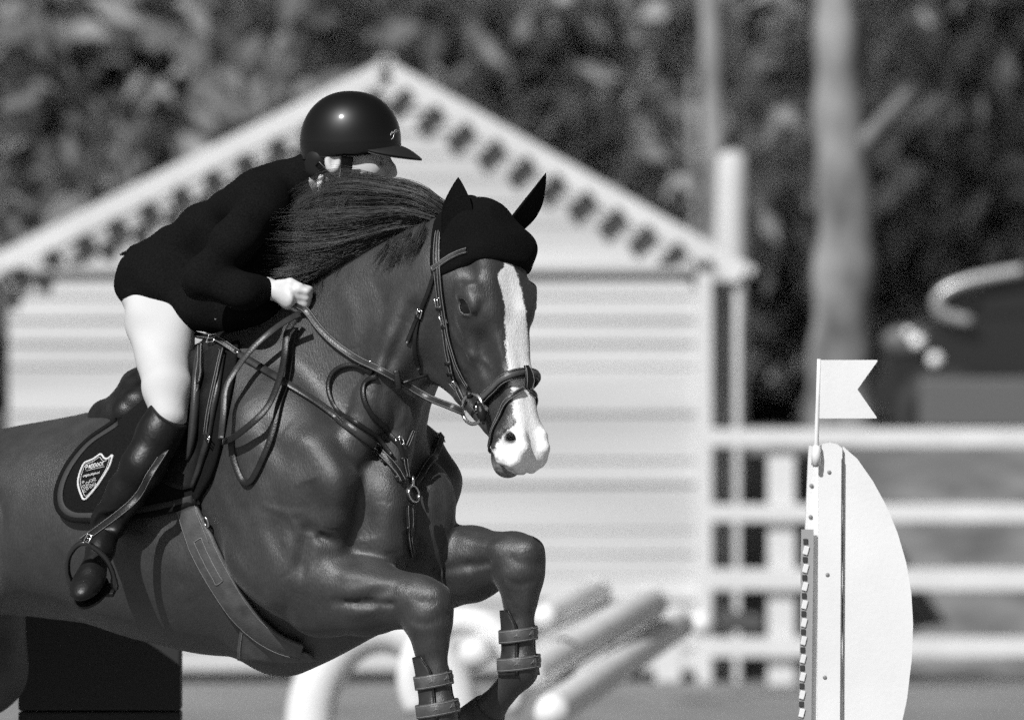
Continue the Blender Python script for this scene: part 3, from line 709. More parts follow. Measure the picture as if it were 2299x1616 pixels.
    foreleg(1, PB(640, 1275, .19), PB(735, 1330, .17), kn, cn, PB(930, 1690, .13), None)
    kf = PB(1166, 1252, -.135); cf = PB(1172, 1505, -.13)
    foreleg(-1, PB(850, 1230, -.17), PB(975, 1275, -.155), kf, cf, PB(1100, 1590, -.13), None)
    legs['near'] = (kn, cn, PB(930, 1690, .13)); legs['far'] = (kf, cf, PB(1100, 1590, -.13))
    d.chain([PB(690, 1195, .275), PB(668, 1270, .285), PB(664, 1340, .285), PB(690, 1410, .255)], [.006, .012, .012, .008], k=.035, mode='sub')
    d.chain([PB(880, 1275, .235), PB(800, 1240, .215), PB(720, 1205, .25)], [.006, .010, .008], k=.035, mode='sub')
    # ---- hind quarters and legs, trailing under the body
    zt = lambda py: CZ-(py-CY)*S
    for sg in (1, -1):
        b = .17*sg
        d.ell((-1.56, .12*sg, zt(1170)), (.24, .17, .20), k=.08)
        d.chain([(-1.70, b, zt(1200)), (-1.64, b, .98)], [.17, .12], k=.08)
        d.chain([(-1.64, b, .99), (-1.90, b*.95, .76)], [.105, .056], k=.06)
        d.chain([(-1.92, b*.95, .78), (-1.90, b*.95, .70)], [.055, .05], k=.03)
        d.chain([(-1.91, b*.95, .72), (-1.88, b*.95, .42)], [.046, .038], k=.03)
        d.chain([(-1.88, b*.95, .42), (-1.92, b*.95, .31)], [.042, .036], k=.03)
        legs['hind%d' % sg] = (Vector((-1.92, b*.95, .31)), Vector((-1.96, b*.95, .21)))
    # flank and ribs softening
    d.chain([(-1.20, .30, zt(1180)), (-1.30, .26, zt(1330))], [.05, .05], k=.08, mode='sub')
    # girth groove behind the elbow
    return eyes, legs

d_horse, eye_c = build_horse()
eyes_b, leg_pts = horse_rest(d_horse, eye_c)
Vb, Fh = d_horse.mesh(smooth=2)
def bonnet_surface(d):
    c = np.array(HU(.06, -.01, 0)); sl, X, Y, Z = d.block(c-.2, c+.2, 0)
    g = SDF(d.ax[0][sl[0]], d.ax[1][sl[1]], d.ax[2][sl[2]]); g.D = d.D[sl]-.0065
    g.ell(HU(.112, .055, -.048), (.046, .034, .062), [hU, hV, hW], k=.05)
    g.ell(HU(.03, .01, 0), (.06, .05, .06), [hU, hV, hW], k=.06)
    rx, ry, rz = X-_o[0], Y-_o[1], Z-_o[2]
    u = rx*hU[0]+ry*hU[1]+rz*hU[2]; v = rx*hV[0]+ry*hV[1]+rz*hV[2]; w = rx*hW[0]+ry*hW[1]+rz*hW[2]
    hem = .168-.02*np.clip(w/.09, -1, 1)+.10*np.clip(-v-.02, -.1, .2)
    h_ = np.maximum(u-hem, -(v+.085)); k = .012
    q = np.maximum(k-np.abs(g.D-h_), 0)/k; g.D = np.maximum(g.D, h_)+q*q*k*.25
    return largest(*g.mesh(smooth=3))
bonnet_VF = bonnet_surface(d_horse); del d_horse
Vb, Fh = largest(Vb, Fh)
VN = vnormals(Vb, Fh); print('orient', float((VN*(Vb-Vb.mean(0))).sum(1).mean()))
# skin folds, veins and hair unevenness: low relief on the surface
def fbm(V, sc, oct=3):
    out = np.zeros(len(V)); a = 1.0; rs = np.random.RandomState(7)
    for o_ in range(oct):
        for _ in range(5):
            k = rs.normal(size=3)*sc*(1.9**o_); out += a*np.sin(V@k+rs.uniform(0, 6.28))
        a *= 0.55
    return out/5
Vb = Vb+VN*(fbm(Vb, 14.0)*0.0010)[:, None]
print('horse', len(Vb), len(Fh), round(time.time()-T0, 1))
# ---- markings: distance to the edge of the blaze, in the head frame
O_ = np.array(_o); rel = Vb-O_
uu, vv_, ww = rel@np.array(hU), rel@np.array(hV), rel@np.array(hW)
bx, bn = curve1([.08, .105, .165, .183, .20, .25, .33, .42, .50, .555, .585, .62, .70], [-.02, .004, .010, .034, .036, .029, .034, .037, .037, .040, .066, .075, .055])
_, bf = curve1([.08, .105, .165, .183, .20, .25, .33, .42, .50, .555, .585, .62, .70], [-.02, .006, .018, .024, .028, .034, .040, .042, .042, .046, .066, .070, .05])
hn = np.interp(uu, bx, bn); hf = np.interp(uu, bx, bf)
bl = np.where(ww > 0, hn-ww, hf+ww)
back_edge = np.interp(uu, [.0, .50, .56, .60, .64, .70], [-.03, -.03, -.035, -.060, -.066, -.060])
bl = np.minimum(bl, (vv_-back_edge))
bl = np.where((uu > .06) & (uu < .72) & (np.abs(ww) < .12) & (vv_ > -.12), bl, -0.1)
pink = np.clip(1.15-np.sqrt(((uu-.655)/.045)**2+((vv_+.075)/.055)**2), 0, 1)*(np.abs(ww) < .09)*(uu > .5)
_n = np.array(UVW(PH(1147, 982, .036))); nost = np.clip(1-np.sqrt(((uu-_n[0])/.030)**2+((vv_-_n[1])/.024)**2+((np.abs(ww)-_n[2])/.026)**2), 0, 1)*(uu > .5)

def coat_material():
    m = bpy.data.materials.new('horse_coat'); m.use_nodes = True
    n = m.node_tree.nodes; l = m.node_tree.links; b = n['Principled BSDF']
    tc = n.new('ShaderNodeTexCoord')
    def nz(scale, det=4, vec=None, rough=.6):
        t = n.new('ShaderNodeTexNoise'); t.inputs['Scale'].default_value = scale; t.inputs['Detail'].default_value = det
        t.inputs['Roughness'].default_value = rough; l.new(vec or tc.outputs['Object'], t.inputs['Vector']); return t.outputs['Fac']
    def rng(src, a, b_, c, d_):
        r = n.new('ShaderNodeMapRange'); r.inputs[1].default_value = a; r.inputs[2].default_value = b_; r.inputs[3].default_value = c; r.inputs[4].default_value = d_
        l.new(src, r.inputs[0]); return r.outputs[0]
    def mth(op, a, b_):
        q = n.new('ShaderNodeMath'); q.operation = op
        for i, s_ in enumerate((a, b_)):
            if isinstance(s_, (int, float)): q.inputs[i].default_value = s_
            else: l.new(s_, q.inputs[i])
        return q.outputs[0]
    mp = n.new('ShaderNodeMapping'); mp.inputs['Rotation'].default_value = (0, .6, .87); mp.inputs['Scale'].default_value = (1, 1, .22)
    l.new(tc.outputs['Object'], mp.inputs['Vector'])
    big = mth('MULTIPLY', rng(nz(3.2, 5), .3, .7, .74, 1.28), rng(nz(24, 4), .3, .7, .82, 1.18)); hair = rng(nz(330, 3, mp.outputs[0]), .25, .75, .62, 1.42)
    coat = mth('MULTIPLY', mth('MULTIPLY', big, hair), 0.0225)
    at = n.new('ShaderNodeAttribute'); at.attribute_name = 'blaze'
    at2 = n.new('ShaderNodeAttribute'); at2.attribute_name = 'lips'
    edge = mth('ADD', at.outputs['Fac'], mth('ADD', rng(nz(260, 3), .2, .8, -.004, .004), rng(nz(40, 3), .2, .8, -.006, .006)))
    fac = rng(edge, -.0022, .0028, 0, 1)
    white = mth('MULTIPLY', rng(nz(300, 2, mp.outputs[0]), .25, .75, .88, 1.08), 0.86)
    spot = rng(nz(85, 3), .50, .62, 0, 1)
    lipf = mth('MULTIPLY', rng(at2.outputs['Fac'], .0, .5, 0, 1), rng(spot, 0, 1, .35, 1.0))
    white2 = mth('MULTIPLY', white, mth('SUBTRACT', 1, mth('MULTIPLY', lipf, .62)))
    mx = n.new('ShaderNodeMix'); mx.data_type = 'FLOAT'
    mxl = n.new('ShaderNodeMix'); mxl.data_type = 'FLOAT'; l.new(rng(at2.outputs['Fac'], .05, .5, 0, .85), mxl.inputs[0]); l.new(coat, mxl.inputs[2]); l.new(rng(nz(60, 4), .35, .65, .05, .24), mxl.inputs[3])
    l.new(fac, mx.inputs[0]); l.new(mxl.outputs[0], mx.inputs[2]); l.new(white2, mx.inputs[3])
    at3 = n.new('ShaderNodeAttribute'); at3.attribute_name = 'nostril'
    mx2 = n.new('ShaderNodeMix'); mx2.data_type = 'FLOAT'
    l.new(rng(at3.outputs['Fac'], .1, .6, 0, 1), mx2.inputs[0]); l.new(mx.outputs[0], mx2.inputs[2])
    l.new(rng(spot, 0, 1, .10, .03), mx2.inputs[3])
    l.new(mx2.outputs[0], b.inputs['Base Color'])
    l.new(rng(nz(9, 4), .3, .7, .42, .60), b.inputs['Roughness']); b.inputs['Specular IOR Level'].default_value = .78
    b.inputs['Sheen Weight'].default_value = .10; b.inputs['Sheen Roughness'].default_value = .35
    bp = n.new('ShaderNodeBump'); bp.inputs['Strength'].default_value = .42; bp.inputs['Distance'].default_value = .004
    l.new(mth('ADD', nz(330, 3, mp.outputs[0]), mth('MULTIPLY', nz(26, 4), .4)), bp.inputs['Height']); l.new(bp.outputs['Normal'], b.inputs['Normal'])
    return m
M_coat = coat_material()
# veins, tendons, skin folds: soft raised or sunken lines drawn over the skin
def relief(V, N, F, lines):
    Vw_ = B2Wn(V); bvh = BVHTree.FromPolygons([tuple(v) for v in Vw_.tolist()], F.tolist()); cam0 = Vector((0, -CAM_D, CZ)); h = np.zeros(len(V))
    for pix, amp, sig in lines:
        pts = []
        for q in spline([(x, y, 0) for x, y in pix], 34):
            l, n, i, s_ = bvh.ray_cast(cam0, (P(q[0], q[1], 0)-cam0).normalized())
            if l is not None: pts.append(tuple(l))
        if len(pts) < 3: continue
        A = np.array(pts); m = ((Vw_ > A.min(0)-.05) & (Vw_ < A.max(0)+.05)).all(1); idx = np.nonzero(m)[0]
        if len(idx) == 0: continue
        d2 = np.full(len(idx), 9.0); tt = np.zeros(len(idx))
        for k in range(len(A)):
            dk = ((Vw_[idx]-A[k])**2).sum(1); b = dk < d2; d2[b] = dk[b]; tt[b] = k/(len(A)-1)
        h[idx] += amp*(1.25 if sig > .0115 else .95)*np.exp(-d2/(2*sig*sig))*np.sin(np.clip(tt*1.0, 0, 1)*math.pi)**.5
    return V+N*h[:, None]
VN = vnormals(Vb, Fh)
Vb = relief(Vb, VN, Fh, [
    ([(1010, 735), (1030, 770), (1062, 800), (1100, 815)], .0022, .006), ([(1060, 760), (1080, 800), (1105, 830)], .0020, .005), ([(1105, 700), (1118, 760), (1128, 810)], .0022, .006),
    ([(1000, 790), (1030, 830), (1058, 845)], -.0020, .006), ([(1130, 900), (1110, 930), (1098, 950)], -.0020, .005),
    ([(930, 700), (890, 780), (862, 860), (850, 950)], -.0045, .012), ([(905, 720), (862, 800), (835, 880)], .0035, .012),
    ([(880, 880), (905, 905), (905, 940), (885, 965)], .0028, .006), ([(870, 880), (885, 920), (880, 960), (868, 985)], -.0025, .006), ([(860, 900), (868, 940), (862, 975)], .0022, .006),
    ([(760, 640), (790, 700), (800, 780)], .0030, .018), ([(830, 610), (860, 680), (850, 760)], -.0030, .016),
    ([(640, 960), (700, 1000), (748, 1050), (760, 1110), (752, 1190)], .0080, .024), ([(690, 1080), (706, 1140), (700, 1200)], -.0070, .024), ([(800, 1080), (815, 1140), (825, 1210)], -.0060, .022),
    ([(560, 900), (600, 980), (650, 1050)], -.0055, .020), ([(520, 960), (560, 1060), (610, 1130)], .0050, .022), ([(500, 1090), (560, 1170), (640, 1210)], -.0045, .022),
    ([(560, 1150), (600, 1220), (640, 1290)], .0045, .020), ([(620, 1180), (655, 1240), (665, 1320), (660, 1390)], .0040, .014), ([(480, 1180), (540, 1240), (600, 1330)], -.0035, .020),
    ([(600, 1345), (625, 1352), (640, 1365)], .0030, .008), ([(585, 1130), (640, 1150), (690, 1150)], .0028, .007), ([(640, 1150), (665, 1185), (670, 1215)], .0024, .006),
    ([(720, 1260), (780, 1290), (850, 1300), (910, 1310)], .0035, .013), ([(740, 1360), (800, 1350), (860, 1330), (890, 1320)], -.0036, .009), ([(780, 1385), (830, 1370), (870, 1350)], .0035, .009),
    ([(760, 1330), (820, 1318), (880, 1305)], .0026, .008), ([(920, 1330), (945, 1350), (985, 1352)], -.0032, .009), ([(915, 1390), (950, 1400), (990, 1392)], -.0035, .008), ([(930, 1410), (940, 1450), (945, 1480)], -.0028, .006),
    ([(1020, 1200), (1070, 1220), (1120, 1225)], .0032, .012), ([(1010, 1260), (1060, 1265), (1110, 1262)], -.0040, .010), ([(1130, 1240), (1165, 1262), (1200, 1262)], -.0032, .009), ([(1130, 1300), (1165, 1312), (1205, 1302)], -.0038, .008), ([(1140, 1335), (1148, 1360), (1150, 1372)], -.0028, .006), ([(1180, 1330), (1186, 1355), (1188, 1372)], .0026, .006),
    ([(880, 1130), (870, 1190), (880, 1240)], .0040, .018), ([(958, 1110), (965, 1170), (955, 1230)], .0050, .018), ([(912, 1190), (918, 1230), (925, 1262)], -.0060, .010), ([(985, 1060), (992, 1120), (985, 1180)], -.0045, .016),
    ([(300, 1200), (380, 1260), (440, 1340)], .0030, .03), ([(200, 1240), (290, 1310), (380, 1400)], -.0030, .03), ([(380, 1290), (410, 1310), (430, 1300)], -.0025, .012)])
Vw = B2Wn(Vb); Fh = Fh[:, ::-1].copy()          # the body frame is left-handed
horse = empty('horse', (float(B2W(-.8, 0, 0).x), float(B2W(-.8, 0, 0).y), 0.0), 'dark glossy horse with a white blaze, forelegs folded in mid-jump', 'horse')
hb = mesh_obj('body', Vw, Fh, M_coat, horse, True, attrs={'blaze': bl, 'lips': pink, 'nostril': nost})
BVH_H = BVHTree.FromPolygons([tuple(v) for v in Vw.tolist()], Fh.tolist())
CAMP = Vector((0, -CAM_D, CZ))
def hit(px, py, off=0.0):
    """point of the horse's surface under a photo pixel, lifted off along the surface normal; and that normal"""
    dr = (P(px, py, 0)-CAMP).normalized()
    loc, nrm, i, dist = BVH_H.ray_cast(CAMP, dr)
    if loc is None: raise ValueError('no surface at %s %s' % (px, py))
    if nrm.dot(dr) > 0: nrm = -nrm
    return loc+nrm*off, nrm
def near(p, off=0.0):
    loc, nrm, i, dist = BVH_H.find_nearest(Vector(p)); return loc+nrm*off, nrm
# eyes
M_eye = mat('eye_dark', .004, .12, .5, coat=.25)
for c in eyes_b:
    MB().ellipsoid(B2W(*c), (.0290, .0290, .0290), nu=24, nv=16).build('eye', M_eye, horse, True)
# hooves
M_hoof = mat('hoof_horn', .05, .5, noise_amt=.4, noise_scale=20)
def hoof(p, dirn):
    dirn = dirn.normalized(); MB().tube([p-dirn*.01, p+dirn*.03, p+dirn*.085], [.046, .055, .066], 20).build('hoof', M_hoof, horse, True)
for k_ in ('near', 'far'):
    K_, C_, F_ = [B2W(*q) for q in leg_pts[k_]]; hoof(F_+(F_-C_).normalized()*.01, F_-C_)
for sg in (1, -1):
    A_, F_ = [B2W(*q) for q in leg_pts['hind%d' % sg]]; hoof(A_, F_-A_)
# ================================================================== tack
M_leather = mat('black_leather', .009, .40, .4, bump=.15, bump_scale=260, noise_amt=.4, noise_scale=30)
M_brown = mat('brown_leather', .026, .38, .45, bump=.12, bump_scale=260, noise_amt=.35, noise_scale=26)
M_tan = mat('worn_leather', .070, .42, .45, bump=.15, bump_scale=200, noise_amt=.3, noise_scale=30)
M_thread = mat('stitching', .20, .7)
M_steel = mat('steel', .62, .20, .5, metal=1.0)
M_felt = mat('black_knit', .0045, .95, .1, noise_amt=.5, noise_scale=300, bump=.5, bump_scale=420)
M_cloth = mat('black_pad_cloth', .006, .9, .15, noise_amt=.5, noise_scale=240, bump=.4, bump_scale=380)
def frame_pts(pts, nrm):
    """tangents and sideways vectors along a strap"""
    n = len(pts); side = []
    for i in range(n):
        t = (pts[min(i+1, n-1)]-pts[max(i-1, 0)]).normalized(); w = t.cross(nrm[i])
        side.append(w.normalized() if w.length > 1e-6 else Vector((1, 0, 0)))
    return side
def strap(name, pts, nrm, width, thick, m, parent, stitch=None, raised=False):
    """flat strap with rounded edges along world points with outward normals; optional stitched edges as a sub-part"""
    side = frame_pts(pts, nrm); n = len(pts); ws = width if hasattr(width, '__len__') else [width]*n
    prof = [(-.5, -.5), (-.5, .25), (-.44, .5), (0, .75 if raised else .55), (.44, .5), (.5, .25), (.5, -.5)]
    vs = []; fs = []; k = len(prof)
    for i in range(n):
        for a, b in prof: vs.append(pts[i]+side[i]*(a*ws[i])+nrm[i]*(b*thick+thick*.5))
    for i in range(n-1):
        for j in range(k): fs.append((i*k+j, i*k+(j+1) % k, (i+1)*k+(j+1) % k, (i+1)*k+j))
    fs += [tuple(range(k)), tuple(reversed([(n-1)*k+j for j in range(k)]))]
    o = mesh_obj(name, vs, fs, m, parent, True)
    if stitch:
        mb = MB()
        for sg in stitch:
            mb.tube([pts[i]+side[i]*(sg*ws[i])+nrm[i]*(thick*1.04) for i in range(n)], .0008, 4)
        mb.build('stitching', M_thread, o, True)
    return o
def on_horse(pix, n, off=.003, sm=3):
    """photo pixels -> smooth line lying on the horse; pixels as (px,py) or world Vectors"""
    pp = spline([(p[0], p[1], 0) for p in pix], n); L = []; N = []
    for q in pp:
        try:
            a, b = hit(q[0], q[1], 0); L.append(a); N.append(b)
        except ValueError:
            if L: L.append(L[-1]); N.append(N[-1])
    # drop jumps over a silhouette, then smooth
    P_ = np.array([tuple(a) for a in L]); Q_ = np.array([tuple(a) for a in N])
    for _ in range(sm):
        P_[1:-1] = (P_[:-2]+2*P_[1:-1]+P_[2:])/4; Q_[1:-1] = (Q_[:-2]+2*Q_[1:-1]+Q_[2:])/4
    Q_ /= np.linalg.norm(Q_, axis=1)[:, None]
    out = []
    for a, b in zip(P_, Q_):           # keep above the skin
        l, nn, i, dist = BVH_H.find_nearest(Vector(a)); dd = (Vector(a)-l).dot(nn)
        out.append(Vector(a)+nn*max(0, off-dd))
    return out, [Vector(q) for q in Q_]
def wrap(pts_b, n, off=.003):
    """body-frame points -> line pressed onto the nearest surface"""
    L = []; N = []
    for q in spline([tuple(B2W(*p)) for p in pts_b], n):
        a, b = near(q, off); L.append(a); N.append(b)
    P_ = np.array([tuple(a) for a in L]); Q_ = np.array([tuple(a) for a in N])
    for _ in range(2):
        P_[1:-1] = (P_[:-2]+2*P_[1:-1]+P_[2:])/4; Q_[1:-1] = (Q_[:-2]+2*Q_[1:-1]+Q_[2:])/4
    return [Vector(a) for a in P_], [Vector(q).normalized() for q in Q_]
def strap_px(name, pix, width, m, parent, thick=.004, n=28, stitch=None, off=.002, raised=False):
    L, N = on_horse(pix, n, off); return strap(name, L, N, width, thick, m, parent, stitch, raised)
def buckle(px, py, ang, size, parent, p=None, nr=None, m=None):
    if p is None: p, nr = hit(px, py, .008)
    t = Vector((math.cos(ang), 0, -math.sin(ang))); t = (t-nr*t.dot(nr)).normalized(); w = nr.cross(t).normalized()
    mb = MB(); a, b = size
    c = [p+t*(sx*a)+w*(sy*b) for sx, sy in ((-1, -1), (1, -1), (1, 1), (-1, 1), (-1, -1))]
    mb.tube(c, .0019, 6); mb.tube([p-t*a, p+t*a*.9+nr*.002], .0013, 6)
    return mb.build('buckle', m or M_steel, parent, True)
def keeper(px, py, ang, width, parent, thick=.008, m=None, off=.003):
    """leather loop round a strap: ang = the strap's direction in the photo"""
    p, nr = hit(px, py, off); t = Vector((math.cos(ang), 0, -math.sin(ang))); t = (t-nr*t.dot(nr)).normalized(); w = nr.cross(t).normalized()
    return strap('keeper', [p-w*width*.55+nr*.001, p-w*width*.5+nr*thick*.6, p+nr*thick*.7, p+w*width*.5+nr*thick*.6, p+w*width*.55+nr*.001], [nr]*5, .009, .003, m or M_leather, parent)
anc = lambda px, py: hit(px, py)[0]

# ---------------------------------------------------------------- ear bonnet
bonnet = empty('ear_bonnet', B2W(*HU(.05, .05, 0)), 'black knitted ear bonnet on the horse\'s head', 'ear bonnet')
mesh_obj('cap', B2Wn(bonnet_VF[0]), bonnet_VF[1][:, ::-1].copy(), M_felt, bonnet, True)
def ear(base, tip, front, wid, bend):
    """pointed cupped ear: base and tip in world space, front = direction the opening looks"""
    base, tip, front = Vector(base), Vector(tip), Vector(front); ax = (tip-base); L = ax.length; ax.normalize()
    fr = (front-ax*front.dot(ax)).normalized(); sd = ax.cross(fr); vs = []; fs = []; n = 22; k = 20
    prof_t = [0, .08, .2, .35, .5, .65, .8, .92, 1.0]; prof_w = [.80, .92, 1.04, 1.12, 1.06, .86, .55, .26, .02]
    X, Y = curve1(prof_t, prof_w)
    for i in range(n+1):
        t = i/n; wd = wid*float(np.interp(t, X, Y)); c = base+ax*(L*t)+Vector(bend)*math.sin(t*math.pi)
        for j in range(k):
            q = 2*math.pi*j/k; dpt = .62*wd*(math.sin(q) if math.sin(q) < 0 else -.18*math.sin(q)*max(0, 1-.4*t))
            vs.append(c+sd*math.cos(q)*wd+fr*(dpt+.15*wd))
    for i in range(n):
        for j in range(k): fs.append((i*k+j, i*k+(j+1) % k, (i+1)*k+(j+1) % k, (i+1)*k+j))
    fs.append(tuple(n*k+j for j in range(k))); fs.append(tuple(reversed(range(k))))
    return mesh_obj('ear', vs, fs, M_felt, bonnet, True)
bw_ = lambda u, v, w: B2W(*HU(u, v, w))
_d = bw_(.02, -.01, .06).y
ear(P(1020, 535, _d-.01), P(1029, 398, _d-.02), B2W(*(HU(0, 0, 0)+hF*.6+hW*.8))-B2W(*HU(0, 0, 0)), .036, (.004, 0, 0))
_d = bw_(.02, .0, -.06).y
ear(P(1138, 525, _d+.01), P(1226, 388, _d-.02), B2W(*(HU(0, 0, 0)+hF*1.0-hW*.2))-B2W(*HU(0, 0, 0)), .032, (.010, 0, -.008))
# far-side folded edge of the bonnet, hanging free
# ---------------------------------------------------------------- bridle
bridle = empty('bridle', B2W(*HU(.3, .0, .05)), 'dark leather bridle with padded noseband, loose ring bit and reins', 'bridle')
def head_line(pts, n, off=.003):
    L = []; N = []
    for q in spline([tuple(p) for p in pts], n):
        a, b = near(B2W(*q), off); L.append(a); N.append(b)
    P_ = np.array([tuple(a) for a in L]); Q_ = np.array([tuple(a) for a in N])
    for _ in range(3):
        P_[1:-1] = (P_[:-2]+2*P_[1:-1]+P_[2:])/4; Q_[1:-1] = (Q_[:-2]+2*Q_[1:-1]+Q_[2:])/4
    return [Vector(a) for a in P_], [Vector(q).normalized() for q in Q_]
# browband from under the bonnet on the near side
strap_px('browband', [(972, 606), (985, 597), (1010, 580), (1035, 568), (1053, 563)], .017, M_brown, bridle, .006, 20, (-.3, .3), .004, True)
# headpiece and cheekpiece
strap_px('cheekpiece', [(985, 520), (980, 560), (980, 600), (985, 650), (990, 690), (999, 740), (1008, 800), (1020, 850), (1034, 885), (1046, 905)], .014, M_leather, bridle, .004, 40, (-.32, .32), .003)
strap_px('noseband_cheekpiece', [(990, 525), (987, 570), (990, 640), (998, 700), (1008, 750), (1022, 800), (1040, 845), (1056, 868)], .011, M_leather, bridle, .004, 36, (-.32, .32), .006)
# throat lash with a buckle and its free end
strap_px('throatlash', [(978, 610), (965, 650), (950, 690), (938, 730), (932, 765), (932, 795), (940, 826)], .011, M_leather, bridle, .004, 28, None, .003)
strap_px('throatlash_end', [(948, 700), (936, 725), (925, 750), (916, 770)], .011, M_leather, bridle, .004, 12, None, .006)
buckle(946, 704, 2.1, (.010, .008), bridle); keeper(942, 712, 2.0, .013, bridle)
for (x_, y_, a_) in ((986, 678, 1.45), (998, 716, 1.3), (1022, 862, 1.2)): buckle(x_, y_, a_, (.011, .008), bridle)
for (x_, y_, a_) in ((988, 692, 1.5), (1001, 733, 1.3), (1009, 815, 1.3), (1014, 838, 1.2)): keeper(x_, y_, a_, .015, bridle)
# noseband: padded, all round the nose
def noseband():
    uu_ = .462
    ang = np.linspace(math.radians(-38), math.radians(212), 60); pts = []
    for a in ang:
        u_ = .475+.035*math.cos(a)*0+.030*(1-math.sin(a))*.5-.01; pts.append(HU(.470-.028*(math.sin(a)-.2), -.045+.10*math.sin(a)*1.0, .085*math.cos(a)))
    L, N = head_line(pts, 70, .006)
    return L, N
nb_pts = [HU(.487, -.115, .045), HU(.476, -.075, .07), HU(.460, -.03, .075), HU(.447, .02, .06), HU(.441, .05, .03), HU(.440, .06, 0), HU(.441, .05, -.03), HU(.447, .02, -.06), HU(.460, -.03, -.075), HU(.476, -.075, -.07), HU(.487, -.115, -.045)]
L_, N_ = head_line(nb_pts, 60, .006)
strap('noseband', L_, N_, .026, .009, M_leather, bridle, (-.40, .40), True)
L_, N_ = head_line(nb_pts, 60, .0160)
strap('noseband_strip', L_[6:-6], N_[6:-6], .013, .004, M_tan, bridle, None, True)
# flash: loop on the noseband and the thin strap crossing the nose
c_, n_ = near(bw_(.445, .06, 0), .022)
tU = (bw_(.5, 0, 0)-bw_(.4, 0, 0)).normalized()
strap('flash_loop', [c_-tU*.022, c_-tU*.012+n_*.004, c_+n_*.005, c_+tU*.020+n_*.002, c_+tU*.034-n_*.006, c_+tU*.040-n_*.010], [n_]*6, [.016, .020, .026, .030, .026, .010], .005, M_leather, bridle, (-.38, .38))
fl = [HU(.476, .03, .008), HU(.487, .02, .03), HU(.515, -.015, .06), HU(.548, -.06, .07), HU(.578, -.105, .045), HU(.59, -.13, 0), HU(.578, -.105, -.045), HU(.548, -.06, -.07), HU(.515, -.015, -.06), HU(.487, .02, -.03), HU(.476, .03, -.008)]
L_, N_ = head_line(fl, 64, .004)
strap('flash_strap', L_, N_, .012, .004, M_brown, bridle, (-.36, .36))
# bit: ring, mouthpiece and a leather-covered keeper
rc = P(1061, 918, bw_(.50, -.09, .065).y-.008); bit_c = rc
ru = (bw_(.6, 0, 0)-bw_(.5, 0, 0)).normalized(); rv = (bw_(.5, .1, 0)-bw_(.5, 0, 0)).normalized()
MB().torus(rc, ru, (rv+Vector((.25, -.10, 0))).normalized(), .038, .036, .0048, 40, 10).build('bit_ring', M_steel, bridle, True)
far_c = bw_(.50, -.09, -.075)
MB().torus(far_c, ru, rv, .038, .036, .0048, 36, 8).build('bit_ring', M_steel, bridle, True)
MB().tube([rc+rv*.010, (rc+far_c)/2+rv*.02, far_c+rv*.010], .007, 8).build('mouthpiece', M_steel, bridle, True)
_e = rc+rv*.030+ru*.018
MB().tube([_e-ru*.022, _e, _e+ru*.022], [.009, .011, .009], 10).build('bit_sleeve', M_leather, bridle, True)
MB().tube([rc-ru*.045+Vector((0, -.004, 0)), rc-ru*.030+Vector((0, -.006, 0))], [.008, .008], 8).build('bit_loop', M_leather, bridle, True)
# near rein: bit -> martingale ring -> hand
HAND = P(655, 680, B2W(*PB(655, 680, .150)).y)
def lin(pts3, n): return [Vector(q) for q in spline(pts3, n)]
def away(L, off):
    out = []
    for a in L:
        l, nn, i, dist = BVH_H.find_nearest(a); dd = (a-l).dot(nn); out.append(a+nn*max(0, off-dd))
    P_ = np.array([tuple(a) for a in out])
    for _ in range(3): P_[1:-1] = (P_[:-2]+2*P_[1:-1]+P_[2:])/4
    return [Vector(a) for a in P_]
dh = lambda x, y, o: P(x, y, hit(x, y)[0].y-o)
rein_pix = [rc-rv*.030, P(1010, 912, rc.y+.01), P(962, 893, dh(950, 840, .0).y-.02), dh(900, 857, .02), dh(850, 829, .015), dh(800, 805, .012), dh(750, 770, .012), dh(715, 735, .014), dh(697, 710, .014), P(684, 694, HAND.y+.01), HAND]
rl = away(lin(rein_pix, 70), .006)
strap('rein', rl, [Vector((0, -1, .25)).normalized()]*70, .019, .005, M_brown, bridle, (-.36, .36))
# second, thinner rein end falling from the hand in a loop along the shoulder
M_rein2 = M_leather
def cord(name, pix, w, m, parent, off=.005, lift=.0, n=50, flat=True, st=None):
    L, N = on_horse(pix, n, off, 4)
    return strap(name, L, N, w, .0045, m, parent, st)
lp = [(672, 700), (640, 722), (600, 752), (560, 795), (525, 838), (504, 880), (500, 930), (494, 985)]
def free_line(pix, base_off, n=50):
    pts = []
    for (x, y) in pix:
        try: pts.append(dh(x, y, base_off))
        except ValueError: pts.append(P(x, y, .2))
    return away(lin(pts, n), .004)
vn = Vector((-.35, -.9, .25)).normalized()
strap('rein_loop', free_line([(674, 704), (640, 722), (600, 752), (560, 790), (525, 838), (506, 876), (502, 930), (496, 985)], .10), [vn]*50, .016, .003, M_brown, bridle)
strap('rein_loop', free_line([(668, 712), (645, 745), (640, 790), (628, 850), (600, 915), (560, 955), (520, 985), (500, 992)], .05), [vn]*50, .017, .003, M_leather, bridle)
strap('rein_loop', free_line([(664, 735), (652, 790), (645, 850), (625, 910), (615, 960), (598, 1010), (575, 1060), (560, 1083), (545, 1082), (530, 1050), (520, 1010), (518, 985)], .012, 70), [vn]*70, .016, .003, M_leather, bridle)
# whip tucked under the hand
MB().tube([P(652, 686, .14), P(600, 790, .13), P(570, 862, .14), P(540, 912, .15)], [.0035, .004, .0045, .005], 8).build('rein_end', M_leather, bridle, True)
_wc = P(524, 940, .15)
MB().tube([P(540, 910, .15), P(526, 930, .15), P(515, 955, .155), P(522, 965, .155), P(540, 935, .15)], [.006, .009, .008, .006, .004], 8).build('rein_end', M_leather, bridle, True)
